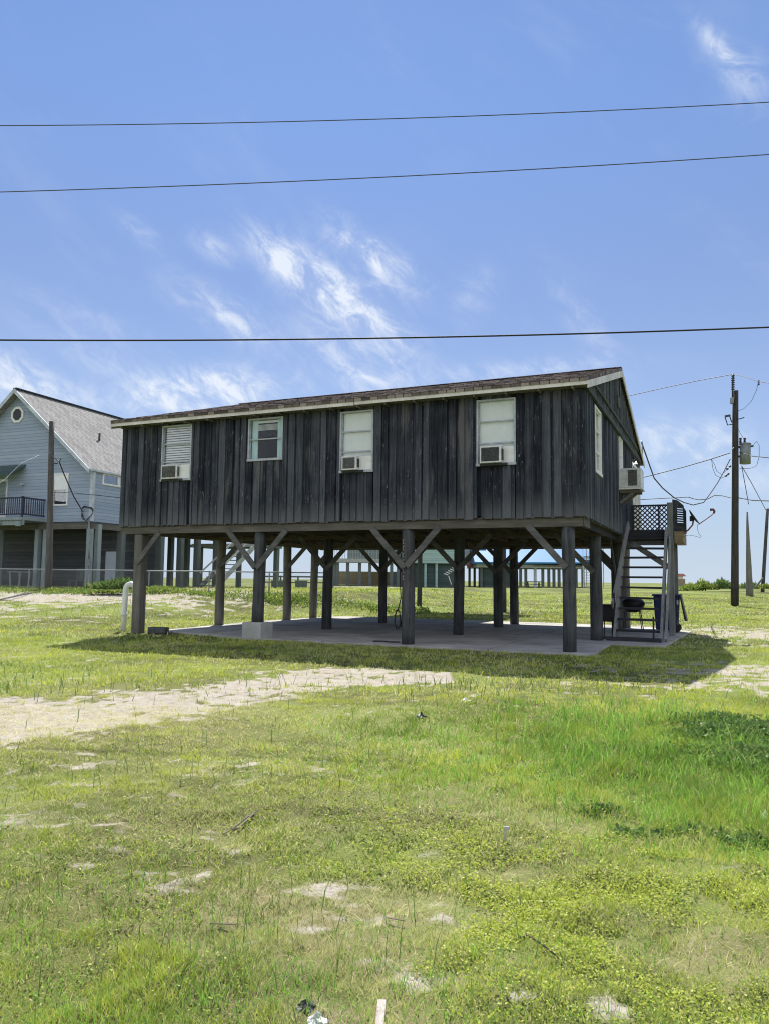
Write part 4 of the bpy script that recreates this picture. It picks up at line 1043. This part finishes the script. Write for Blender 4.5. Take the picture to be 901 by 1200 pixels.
# rear deck of the blue house with stairs
rd = thing('neighbour_deck', 'far wooden deck and stairs behind the blue house, seen between the front pilings', 'deck', BC+BXv*.3+BYv*12.9, -PB)
def rl(px, py, dist): return root_inv(rd) @ at(px, py, dist)
b = MB(); b.box(-3.2, 2.6, 0, 3.0, 3.55, 3.75); b.build('platform', 'farwood', rd)
b = MB(); b.box(-3.0, 2.6, -.05, .02, 3.56, 3.80); b.build('edge_board', 'farrail', rd)
for x in (-2.4, -.8, .8, 2.3):
    for y in (.2, 2.7):
        b = MB(); b.box(x-.14, x+.14, y-.14, y+.14, GB-.3, 3.548); b.build('post', 'farwood', rd)
for (x, yo) in ((.0, -.4), (1.2, -.4)):
    b = MB(); b.beam((x, yo-3.0+.2, GB), (x+1.1, yo, 3.5), .08, .30); b.build('stringer', 'farrail', rd)
b = MB()
for k in range(10):
    t_ = k/10; b.beam((0+1.1*t_, -3.2+2.8*t_, GB+.2+2.8*t_), (1.2+1.1*t_, -3.2+2.8*t_, GB+.2+2.8*t_), .28, .05)
b.build('tread', 'farwood', rd)
b = MB(); b.beam((0, -3.2, GB+1.0), (1.1, -.4, 4.2), .05, .10); b.beam((1.2, -3.2, GB+1.0), (2.3, -.4, 4.2), .05, .10); b.build('stair_rail', 'farrail', rd)

# garden furniture under the blue house
ch = thing('patio_chair', 'grey wooden patio chair in the shadow under the blue house', 'chair', BC+BXv*-1.75+BYv*1.0+Vector((0, 0, GB)), -PB)
b = MB(); b.box(-.3, .3, -.3, .3, .42, .47); b.build('seat', 'farwood', ch)
b = MB()
for k in range(5): b.box(-.28+k*.12, -.20+k*.12, .26, .30, .47, 1.15)
b.build('backrest', 'farwood', ch)
for (a, c) in ((-.27, -.27), (.27, -.27), (-.27, .27), (.27, .27)):
    b = MB(); b.box(a-.03, a+.03, c-.03, c+.03, 0, .42); b.build('leg', 'farwood', ch)
tb = thing('patio_table', 'pale slatted outdoor table beside the square piles under the blue house', 'table', BC+BXv*-4.3+BYv*-.6+Vector((0, 0, GB)), -PB)
b = MB()
for k in range(5): b.box(-.5, .5, -.4+k*.17, -.26+k*.17, .88, .93)
b.build('tabletop', 'bluepost', tb)
for (a, c) in ((-.4, -.32), (.4, -.32), (-.4, .32), (.4, .32)):
    b = MB(); b.beam((a, c, .88), (a*.7, c, 0), .06, .06, (0, 1, 0)); b.build('leg', 'bluepost', tb)

# chain-link fence
fc = thing('chain_link_fence', 'galvanised chain-link fence across the yard of the blue house', 'fence', (-20, 36, .7), 0)
FXL, FXR = -2.0, 17.5
b = MB(); b.cyl((FXL, 0, 1.0), (FXR, 0, 1.0), .028, n=8); b.build('top_rail', 'galv', fc, True)
x = FXL
while x <= FXR+.01:
    b = MB(); b.cyl((x, 0, -.2), (x, 0, 1.03), .03, n=8); b.build('fence_post', 'galv', fc, True); x += 2.785
b = MB(); x = FXL
while x < FXR:
    for sgn in (1, -1):
        xa_ = x if sgn == 1 else x+.98
        b.beam((xa_, 0, .0), (xa_+sgn*.98, 0, .98), .0028, .0028, (0, 1, 0))
    x += .085
b.build('wire_mesh', 'galv', fc)

# old leaning pole in front of the blue house and its service cable
p0, p1 = at(57, 691, 35.6), at(61, 494, 35.6)
op = thing('utility_pole', 'old rough wooden pole without crossarm in front of the blue house', 'utility pole', p0)
b = MB(); b.pile(0, 0, -.3, (p1-p0).z, .16, .115, lean=(p1.x-p0.x, 0), rough=.12); b.build('pole', woodm('old_pole_wood', (.055, .052, .052), (.17, .16, .155), 2, .9, 8, .3, (.25, .24, .2)), op, True)
b = MB(); q = at(66, 538, 35.2)-p0; b.tube([at(61, 534, 35.4)-p0, q, at(70, 541, 35.2)-p0, at(72, 537, 35.2)-p0], .03, 6); b.tube([at(61, 543, 35.4)-p0, at(68, 543, 35.2)-p0], .03, 6); b.build('hook', 'darkmetal', op)
def cable(name, pts, r, m, label, cat='cable', group=None, n=6):
    b = MB(); b.tube(pts, r, n); o = b.build(name, m); return tag(o, label, cat, group)
def sag(a, b_, drop, k=14):
    a, b_ = Vector(a), Vector(b_); return [a.lerp(b_, i/k)-Vector((0, 0, 4*drop*(i/k)*(1-i/k))) for i in range(k+1)]
def pixline(pts, r=None):
    return [at(px, py, d) for px, py, d in pts]
cable('service_cable', pixline([(70, 541, 35.2), (74, 552, 36), (80, 566, 37.5), (87, 582, 39), (93, 592, 40.5), (97, 599, 41.6)]), .03, 'wire', 'thick black service cable drooping from the old pole to the blue house')
cable('phone_cable', pixline([(61, 577, 35.5), (75, 577, 37), (90, 578, 38), (110, 580, 38), (130, 582, 38), (160, 585, 38)]), .014, 'wire', 'thin cable stretched low in front of the blue house wall')
cable('overhead_wire', pixline([(60, 530, 35.4), (45, 534, 34), (25, 543, 33), (8, 560, 32), (-30, 590, 30)]), .008, 'frame', 'pale thin wire running left from the old wooden pole')

# ---------------------------------------------------------------- far houses (about 85 m away)
def far_house(name, label, px0, px1, dist, rz=0):
    a = at(px0, 690, dist); return thing(name, label, 'house', (a.x, a.y, 0), rz), (px1-px0)*dist/F
def zpx(py, dist): return EYE+(682-py)*dist/F
d = 82.
h1, w1_ = far_house('far_house', 'distant sage green house on stilts with a railed deck', 388, 472, d)
b = MB(); b.box(1.6, w1_+1., 2.5, 9, zpx(658, d), zpx(618, d)); b.build('wall', 'sage', h1)
b = MB(); b.box(.0, w1_-.8, 0, 2.5, zpx(662, d), zpx(657.5, d)); b.build('deck_edge', 'farrail', h1)
b = MB(); b.box(0, w1_-.8, 0, .06, zpx(643, d), zpx(642, d)); x = 0
while x < w1_-.8: b.box(x, x+.05, 0, .05, zpx(657.5, d), zpx(643, d)); x += .28
b.build('railing', 'farrail', h1)
for px in (391, 395, 407, 421, 433, 447, 458, 466):
    xx = (px-388)*d/F; b = MB(); b.box(xx-.17, xx+.17, .3, .64, .2, zpx(662, d)); b.build('pile', 'farwood', h1)
b = MB(); b.box(-1., 9, 3, 10, zpx(618, d)+.003, zpx(612, d)); b.build('roof', 'shingle_grey', h1)
b = MB(); b.box(6.3, 8.6, 2, 5, .2, zpx(672, d)); b.build('storage_room', 'sage', h1)
b = MB(); bk = MB(); p_ = at(396, 690, 92); bk.box(0, 14.8, 0, .4, .2, zpx(672.5, 92)); bo = bk.build('bulkhead', 'tan'); bo.location = (p_.x, p_.y, 0); tag(bo, 'long tan timber bulkhead behind the distant stilt houses', 'retaining wall')
h2, w2_ = far_house('far_house', 'distant pale teal house above a dark green enclosed lower floor', 476, 532, d)
b = MB(); b.box(0, w2_, 0, 8, zpx(662, d), zpx(622, d)); b.build('wall', 'teal', h2)
b = MB(); b.box(.2, w2_, .5, 7, .2, zpx(662, d)-.003); b.build('lower_wall', 'darkteal', h2)
for px in (484, 498, 511):
    xx = (px-476)*d/F; b = MB(); b.box(xx-.12, xx+.12, .1, .34, .2, zpx(662, d)-.005); b.build('column', 'teal', h2)
b = MB(); b.prism([(-.4, zpx(622, d)), (w2_/2, zpx(600, d)), (w2_+.4, zpx(622, d))], 1, -.3, 8.3); b.build('roof', 'shingle_grey', h2)
b = MB()
for k in range(5): b.beam((3.9+k*.22, -.3, .95+k*.16+1.2), (4.35+k*.20, -.3, .95+k*.16+1.05), .06, .09)
b.beam((4.4, -.3, 1.9), (4.7, -.3, 1.0), .06, .08); b.build('stair_steps', 'white', h2)
h3, w3_ = far_house('far_house', 'distant small house with a faded red roof on thin stilts', 541, 561, 88.)
b = MB(); b.box(0, w3_+.4, 0, 6, zpx(658, 88), zpx(622, 88)); b.build('wall', 'paleside', h3)
b = MB(); b.add([(0.5, 0-.6, zpx(664, 88)), (w3_+.7, -.6, zpx(664, 88)), (w3_+.2, 1.5, zpx(638, 88)), (.9, 1.5, zpx(638, 88)), (.5, -.5, zpx(663.4, 88)-.3), (w3_+.7, -.5, zpx(663.4, 88)-.3), (w3_+.2, 1.6, zpx(638, 88)), (.9, 1.6, zpx(638, 88))],
             [(0,1,2,3),(7,6,5,4),(0,4,5,1),(1,5,6,2),(2,6,7,3),(3,7,4,0)]); b.build('roof', 'redroof', h3)
for px in (543, 550, 556):
    xx = (px-541)*88/F; b = MB(); b.box(xx-.13, xx+.13, .3, .5, .2, zpx(658, 88)-.003); b.build('pile', 'farwood', h3)
h4, w4_ = far_house('far_house', 'distant stilt house with a bright blue metal roof', 558, 692, 84.)
D4 = 84.
b = MB(); b.add([(-.3, -.9, zpx(660, D4)), (w4_+.3, -.9, zpx(659, D4)), (w4_+.3, 5, zpx(632, D4)), (-.3, 5, zpx(632, D4)), (-.3, 11, zpx(660, D4)), (w4_+.3, 11, zpx(660, D4)),
             (-.3, -.9, zpx(660, D4)-.18), (w4_+.3, -.9, zpx(659, D4)-.18), (w4_+.3, 11, zpx(660, D4)-.18), (-.3, 11, zpx(660, D4)-.18)],
             [(0,1,2,3),(3,2,5,4),(0,6,7,1),(6,9,8,7),(4,5,8,9),(0,3,4,9,6),(1,7,8,5,2)]); b.build('roof', 'blueroof', h4)
b = MB(); b.box(0, w4_, 0, 10, zpx(666, D4), zpx(660, D4)-.19); b.build('wall', 'paleside', h4)
b = MB(); b.box(w4_*.5, w4_, -.15, -.002, zpx(664, D4), zpx(660.5, D4)-.2); b.build('porch_beam', 'tan', h4)
for px in (564, 610, 616, 627, 636, 643, 649, 655, 675, 683):
    xx = (px-558)*D4/F; b = MB(); b.box(xx-.14, xx+.14, .2, .48, .2, zpx(666, D4)-.003); b.build('pile', 'farwood' if px != 627 else 'bluetrim', h4)
b = MB(); b.box(.8, 1.9, .6, 5, .2, zpx(666, D4)-.005); b.box(2.8, 3.9, .6, 5, .2, zpx(666, D4)-.005); b.build('storage_room', 'darkteal', h4)
b = MB(); b.box(1.92, 2.3, .5, 1, .2, zpx(666, D4)-.005); b.build('storage_door', 'paleside', h4)
sx0 = (672-558)*D4/F
b = MB()
for s_ in (0, 1.1): b.beam((sx0+s_, -3.8, .8), (sx0+.7+s_, -1.0, 4.1), .08, .25); b.beam((sx0+s_, -3.8, 1.8), (sx0+.7+s_, -1.0, 5.1), .06, .10)
b.build('stair_stringer', 'farrail', h4)
b = MB()
for k in range(11): b.beam((sx0+.064*k, -3.8+.255*k, .95+.30*k), (sx0+1.1+.064*k, -3.8+.255*k, .95+.30*k), .24, .06)
b.build('stair_tread', 'farrail', h4)
b = MB(); b.box(sx0+1.0, sx0+3.0, -1.2, 0, 4.05, 4.2)
for k in range(4): b.box(sx0+1.0+.6*k, sx0+1.07+.6*k, -1.2, -1.12, .3, 5.2)
b.box(sx0+1.0, sx0+3.0, -1.2, -1.14, 5.15, 5.22); b.build('stair_landing', 'farrail', h4)
pt = thing('picnic_table', 'dark picnic table under the blue-roofed house', 'table', at(617, 690, 80)); 
b = MB(); b.box(0, 1.5, 0, .7, .72, .78); b.build('tabletop', 'darkmetal', pt)
for yy in (-.35, .8):
    b = MB(); b.box(0, 1.5, yy, yy+.25, .42, .47); b.build('bench', 'darkmetal', pt)
for xx in (.15, 1.3):
    b = MB(); b.beam((xx, -.3, 0), (xx, .35, .72), .08, .08, (1, 0, 0)); b.beam((xx, 1.0, 0), (xx, .35, .72), .08, .08, (1, 0, 0)); b.build('leg', 'darkmetal', pt)
# tiny pale hut by the horizon
ht_ = thing('beach_hut', 'tiny pale hut with pink roof on the skyline right of the staircase', 'hut', at(791, 688, 150))
b = MB(); b.box(0, 1.9, 0, 3, 0, 1.6); b.build('wall', 'tan', ht_)
b = MB(); b.box(.2, 1.6, .2, 2.6, 1.6, 2.1); b.build('upper_wall', 'white', ht_)
b = MB(); b.prism([(-.2, 2.1), (2.1, 2.1), (1.5, 2.6), (.3, 2.6)], 1, -.2, 3.2); b.build('roof', 'redroof', ht_)
# low timber rail fence beyond the yard
rf_ = thing('rail_fence', 'low dark wooden rail fence seen between the middle pilings', 'fence', at(306, 690, 58))
b = MB(); b.beam((0, 0, .92), (5.6, 0, .94), .06, .12); b.build('top_rail', 'farwood', rf_)
b = MB(); b.beam((0, .05, .5), (5.6, .05, .5), .05, .09); b.build('lower_rail', 'farwood', rf_)
for k in range(5):
    b = MB(); b.box(.1+k*1.3, .22+k*1.3, -.06, .06, -.4, 1.0); b.build('fence_post', 'farwood', rf_)
# weathered crates / clutter by the rail fence
for i, (px, lab) in enumerate(((318, 'grey wooden spool table left of the thin far pole'), (346, 'grey wooden crate beside the middle of the rail fence'))):
    cr = thing('wooden_crate', lab, 'crate', at(px, 691, 62)); b = MB(); b.box(0, .9, 0, .7, 0, .7); b.build('box', 'farwood', cr, bevel=.02)
    b = MB(); b.box(-.05, .95, -.05, .75, .7, .76); b.build('lid', 'farrail', cr)

# ---------------------------------------------------------------- dune shrubs on the right skyline
def shrub(px, py, dist, w_, h_, n, label, name='dune_shrub'):
    a = at(px, py, dist); c = np.zeros((n, 3)); u = RNG.normal(size=(n, 3)); u /= np.linalg.norm(u, axis=1)[:, None]; r = RNG.random(n)**.4
    c = u*r[:, None]*np.array([w_/2, w_/3, h_])*(.75+.5*RNG.random((n, 1))); c[:, 2] = np.abs(c[:, 2])*(.6+.4*np.cos(c[:, 0]*2.2+px))
    d1_ = RNG.normal(size=(n, 3)); d1_[:, 2] = np.abs(d1_[:, 2])+.8; d1_ /= np.linalg.norm(d1_, axis=1)[:, None]; d2_ = np.cross(d1_, RNG.normal(size=(n, 3))); d2_ /= np.linalg.norm(d2_, axis=1)[:, None]
    ln = (.12+.14*RNG.random((n, 1)))
    V = np.stack([c-d2_*ln*.25, c+d2_*ln*.25, c+d1_*ln+d2_*ln*.08, c+d1_*ln*1.3], 1)
    o = np_mesh(name, V.reshape(-1, 3), np.arange(4*n), np.full(n, 4), M_['leafdark'] if 'leaf' in label else M_['leafweed'], {'tint': np.repeat(RNG.random(n), 4), 'dry': np.repeat((RNG.random(n) < .2)*.6, 4)})
    o.location = a; return tag(o, label, 'shrub', 'shrubs on the dune skyline')
shrub(803, 692, 70, 3.2, .55, 1300, 'grassy shrub on the skyline just right of the staircase')
shrub(823, 691, 70, 2.6, .8, 1500, 'taller grassy shrub on the skyline between staircase and transformer pole')
shrub(849, 690, 70, 2.4, .8, 1500, 'leafy rounded shrub on the skyline touching the transformer pole')
shrub(880, 690, 70, 2.2, .5, 800, 'low leafy shrub on the skyline behind the tapered bare pole')
shrub(900, 690, 66, 1.4, .35, 500, 'low scrub at the right edge of the skyline by the braced pole')
shrub(130, 690, 33.5, 1.9, .42, 1500, 'low leafy weed bush behind the white pipe in front of the fence')

# ---------------------------------------------------------------- right-hand utility poles
PD = 46.
p0, p1 = at(860.5, 713, PD), at(861, 458, PD)
up = thing('utility_pole', 'tall dark wooden utility pole carrying a transformer', 'utility pole', p0)
def ul(px, py, dd=0.): return at(px, py, PD+dd)-p0
b = MB(); b.pile(0, 0, -.3, (p1-p0).z, .225, .165, lean=(p1.x-p0.x, 0), rough=.05); b.build('pole', woodm('creosote_pole', (.03, .027, .025), (.10, .09, .082), 2, .9, 8), up, True)
b = MB(); b.tube([ul(858, 470, -.25), ul(857.8, 455, -.25), ul(858.5, 438, -.25)], [.06, .05, .045], 8)
for k in range(7): b.cyl(ul(858.3, 440+k*2.6, -.25), ul(858.3, 441+k*2.6, -.25), .10, .10, 10)
b.build('insulator', 'darkmetal', up, True)
b = MB(); b.beam(ul(857, 466, -.2), ul(857, 473, -.2), .10, .3, (0, 1, 0)); b.build('bracket', 'galv', up)
b = MB(); b.tube([ul(858, 497, -.2), ul(852, 498, -.2), ul(849, 489, -.2), ul(854, 486.5, -.2), ul(857, 495, -.2)], .035, 6); b.beam(ul(849, 488, -.2), ul(855, 486.8, -.2), .10, .12); b.build('fuse_cutout', 'darkmetal', up)
b = MB(); b.tube([ul(862, 491.5, -.1), ul(868, 490.5), ul(871.5, 489)], .03, 6); b.build('side_pin', 'darkmetal', up)
b = MB(); b.cyl(ul(872.5, 543.5, -.1), ul(872.5, 520.5, -.1), .31, n=22); b.cyl(ul(872.5, 521, -.1), ul(872.5, 519.6, -.1), .335, n=22); tr_ = b.build('transformer', 'can', up, True)
for px in (867, 872):
    b = MB(); b.tube([ul(px, 520, -.1), ul(px, 513, -.1)], .05, 8)
    for k in range(4): b.cyl(ul(px, 519-k*1.6, -.1), ul(px, 518.3-k*1.6, -.1), .085, n=10)
    b.build('bushing', 'darkmetal', tr_, True)
b = MB(); b.beam(ul(863, 524, -.05), ul(868, 524, -.05), .12, .12); b.beam(ul(863, 535, -.05), ul(868, 535, -.05), .12, .12); b.cyl(ul(879, 523, -.1), ul(882, 522.5, -.1), .06, n=8); b.build('mounting_bracket', 'darkmetal', tr_)
b = MB(); b.tube([ul(881, 523, -.1), ul(886, 517, -.1), ul(889, 522), ul(889, 535), ul(886, 546), ul(878, 549), ul(866, 549)], .014, 5); b.tube([ul(862, 498), ul(867, 508), ul(871, 514)], .012, 5); b.build('lead_wire', 'wire', up)
b = MB()
for (px, py) in ((851, 550), (854, 547), (849.5, 558), (852, 556), (858, 526.5)): b.cyl(ul(px, py, -.2), ul(px+1.5, py-1.2, -.2), .07, n=8)
b.build('clamp', 'darkmetal', up)

gcab = 'wires strung from the transformer pole'
far_l = at(420, 540, 75)
cable('overhead_wire', [at(858.5, 438.5, PD-.25), at(820, 445.5, 48), at(780, 454, 50), at(740, 463, 52), at(680, 478, 56), at(600, 500, 62)], .022, 'wire', 'top bare wire leaving the transformer pole towards the left', 'cable', gcab)
cable('overhead_wire', [at(858.5, 438.5, PD-.25), at(872, 441.5, 43), at(888, 447, 40), at(901, 449, 38), at(960, 453, 33)], .018, 'wire', 'top bare wire leaving the transformer pole towards the right', 'cable', gcab)
cable('jumper_wire', [at(888, 447.5, 40), at(886, 457, 41.5), at(880, 470, 43.5), at(871, 479, 45), at(863, 482, PD)], .012, 'wire', 'thin curved jumper hanging from the top right wire to the pole', 'cable', gcab)
b = MB(); b.cyl(at(888.5, 446, 40), at(888.5, 448.4, 40), .05, n=8); b.cyl(at(888.5, 449.4, 40), at(888.5, 451.3, 40), .045, n=8); o = b.build('line_clamp', 'darkmetal'); tag(o, 'small dark clamp on the top right wire', 'clamp')
cable('service_cable', [HL(OS-.03, WD-.1, ZF+.72), at(766, 560.5, 31), at(775.7, 571.8, 33), at(789, 583, 36), at(800.7, 588.8, 38), at(811.4, 591.8, 40), at(824, 588.8, 42), at(832, 578, 43.3), at(840, 566.4, 44.5), at(848, 552, 45.3), at(855, 538, PD-.2)], .026, 'wire', 'thick cable sagging from the house gable up to the transformer pole', 'cable', gcab)
cable('overhead_wire', [at(855, 530.7, PD-.2), at(833, 537.9, 47), at(800, 547.5, 48.5), at(755, 559, 50.5), at(700, 570, 54)], .028, 'wire', 'straight cable leaving the pole at transformer height towards the left', 'cable', gcab)
cable('drop_loop', [at(833, 538, 47), at(837, 545, 46.8), at(839, 552, 46.6), at(845, 556, 46.4), at(851, 551, PD-.2)], .014, 'wire', 'small inner drop loop left of the transformer pole', 'cable', gcab)
cable('drop_loop', [at(833, 538, 47), at(835, 550, 46.8), at(838, 557, 46.6), at(844, 560.5, 46.4), at(850, 558, PD-.2)], .014, 'wire', 'small outer drop loop left of the transformer pole', 'cable', gcab)
cable('phone_cable', [at(700, 587, 54), at(754, 585.2, 50), at(785, 583.5, 48.5), at(806, 582.5, 47.5), at(812, 584.5, 47.3), at(818.6, 585.7, 47), at(828, 585, 46.8), at(836.4, 580.7, 46.6), at(846, 581, 46.3), at(856, 583.5, PD-.25)], .024, 'wire', 'lowest wavy cable running left from the transformer pole', 'cable', gcab)
cable('phone_cable', [at(865, 583.5, PD-.25), at(874, 585, 44), at(881, 586.3, 42.5), at(901, 587, 38), at(960, 587, 32)], .030, 'wire', 'thick low cable running right from the transformer pole', 'cable', gcab)
cable('overhead_wire', [at(866, 530, PD-.2), at(881, 534.5, 43), at(901, 536.4, 39), at(960, 538, 33)], .028, 'wire', 'cable leaving the transformer towards the right', 'cable', gcab)
cable('guy_wire', [at(868.5, 546, PD-.1), at(880, 566, 50), at(897, 598, 58)], .022, 'wire', 'long slanting wire from the transformer to the braced pole', 'cable', gcab)
cable('guy_wire', [at(868.5, 546, PD-.1), at(872.5, 568, 45.5), at(876.6, 591, 45)], .020, 'wire', 'short slanting wire hanging under the transformer, ending in mid air', 'cable', gcab)
# bare poles on the right
a0, a1 = at(877.5, 697, 58), at(875, 600, 58)
o = thing('bare_pole', 'tapered bare grey pole with a pointed top right of the transformer pole', 'pole', a0)
b = MB(); b.pile(0, 0, -.3, (a1-a0).z, .27, .055, lean=(a1.x-a0.x, 0), rough=.1); b.build('shaft', 'piling_grey', o, True)
a0, a1 = at(892.5, 688.5, 68), at(899, 596, 68)
o = thing('bare_pole', 'thin dark leaning pole propped by a brace at the right edge', 'pole', a0)
b = MB(); b.pile(0, 0, -.4, (a1-a0).z, .16, .12, lean=(a1.x-a0.x, 0)); b.build('shaft', 'piling', o, True)
b = MB(); b.beam(at(884.5, 688.5, 67.8)-a0, at(893.5, 677, 67.8)-a0, .12, .14); b.build('brace', 'piling_grey', o)
a0 = at(326, 691, 70); o = thing('bare_pole', 'thin distant grey pole standing beyond the low rail fence', 'pole', a0)
b = MB(); b.pile(0, 0, -.3, 4.4, .09, .08); b.build('shaft', 'farwood', o, True)

# ---------------------------------------------------------------- wires crossing the sky in front
def road_wire(pts, r, m, label):
    P3 = [at(px, py, 10.) for px, py in pts]; xs_ = np.array([p.x for p in P3]); zs_ = np.array([p.z for p in P3])
    c = np.polyfit(xs_, zs_, 2); return cable('overhead_wire', [(x, 10., float(np.polyval(c, x))) for x in np.linspace(-26, 26, 90)], r, m, label, 'cable', None, 8)
road_wire([(0, 147), (225, 145.2), (450, 139.5), (675, 130.5), (901, 120)], .0062, 'wirelight', 'highest of the three wires crossing the open sky')
road_wire([(0, 225), (225, 217.5), (450, 207.5), (675, 195.5), (901, 181)], .0066, 'wirelight', 'middle of the three wires crossing the open sky')
road_wire([(0, 398.5), (450, 396.2), (680, 391), (901, 383.5)], .0115, 'wire', 'lowest and thickest of the three wires crossing the sky, just above the roof')

# ---------------------------------------------------------------- litter and twigs on the lawn
def on_ground(px, py): g_ = gp(px, py); return Vector((g_.x, g_.y, float(height(g_.x, g_.y))))
def rag(name, px, py, sx, sy, sz, m, label, cat):
    b = MB(); n = 16; vs = []; K = 7
    for k in range(K+1):
        for i in range(n):
            a = 2*math.pi*i/n; t_ = k/K; r = math.sin(math.pi*(.5*t_+.5))*(1+.35*math.sin(3*a+k)+.25*(random.random()-.5))
            vs.append((sx*r*math.cos(a), sy*r*math.sin(a), sz*t_*(1+.3*math.sin(2*a))))
    b.add(vs, [(k*n+i, k*n+(i+1) % n, (k+1)*n+(i+1) % n, (k+1)*n+i) for k in range(K) for i in range(n)]+[tuple(range(n-1, -1, -1))])
    o = b.build(name, m); o.location = on_ground(px, py)-Vector((0, 0, .004)); o.rotation_euler = (0, 0, random.random()*3); return tag(o, label, cat)
rag('plastic_scrap', 360, 1168, .042, .036, .028, 'black', 'crumpled black plastic scrap in the grass at the bottom edge', 'litter')
rag('paper_scrap', 371, 1184, .034, .028, .028, 'ac', 'crumpled grey-white scrap beside the black plastic', 'litter')
rag('paper_scrap', 545, 816, .07, .05, .05, 'white', 'small white scrap on the lawn near the end of the sand track', 'litter')
rag('paper_scrap', 896, 942, .05, .03, .06, 'white', 'white scrap in the tall grass at the right edge', 'litter')
rag('clod', 493, 838, .07, .05, .05, 'black', 'small dark clod on the lawn in the middle distance', 'clod')
rag('clod', 612, 1099, .022, .016, .022, 'stairdark', 'small dark clod with a twig in the yellow-green clover', 'clod')
def stick(pxs, r, m, label, name='twig', up_=.012):
    pts = [on_ground(px, py)+Vector((0, 0, up_+random.uniform(0, .012))) for px, py in pxs]
    return cable(name, pts, r, m, label, 'twig', None, 6)
stick([(262, 966), (275, 960), (290, 953), (303, 945)], .006, 'twig', 'pale dry branch lying on the lawn left of centre')
stick([(266, 962), (280, 962), (298, 950)], .005, 'twig', 'thin grey twig crossing the pale dry branch')
stick([(616, 1102), (632, 1110), (650, 1121)], .0035, 'stairdark', 'dark thin twig beside the small clod in the clover')
stick([(452, 1067), (462, 1072), (474, 1075)], .003, 'twig', 'short pale twig at the left of the clover patch')
stick([(247, 1071), (262, 1073), (277, 1075)], .003, 'twig', 'short pale twig on the lower left lawn')
a = on_ground(591, 975); b = MB(); b.box(-.006, .006, -.004, .004, -.03, .075); b.box(-.012, .020, -.005, .005, .055, .075); o = b.build('marker_stake', 'pinkwood'); o.location = a; o.rotation_euler = (0, .06, 0); tag(o, 'small pale wooden stake standing upright in the lawn', 'stake')
a = on_ground(446, 1188); b = MB(); b.box(-.014, .014, -.075, .075, 0, .012); o = b.build('wood_offcut', 'twig2', bevel=.002); o.location = a+Vector((0, 0, .012)); o.rotation_euler = (.04, 0, -.05); tag(o, 'pale wooden offcut lying at the bottom edge', 'board')
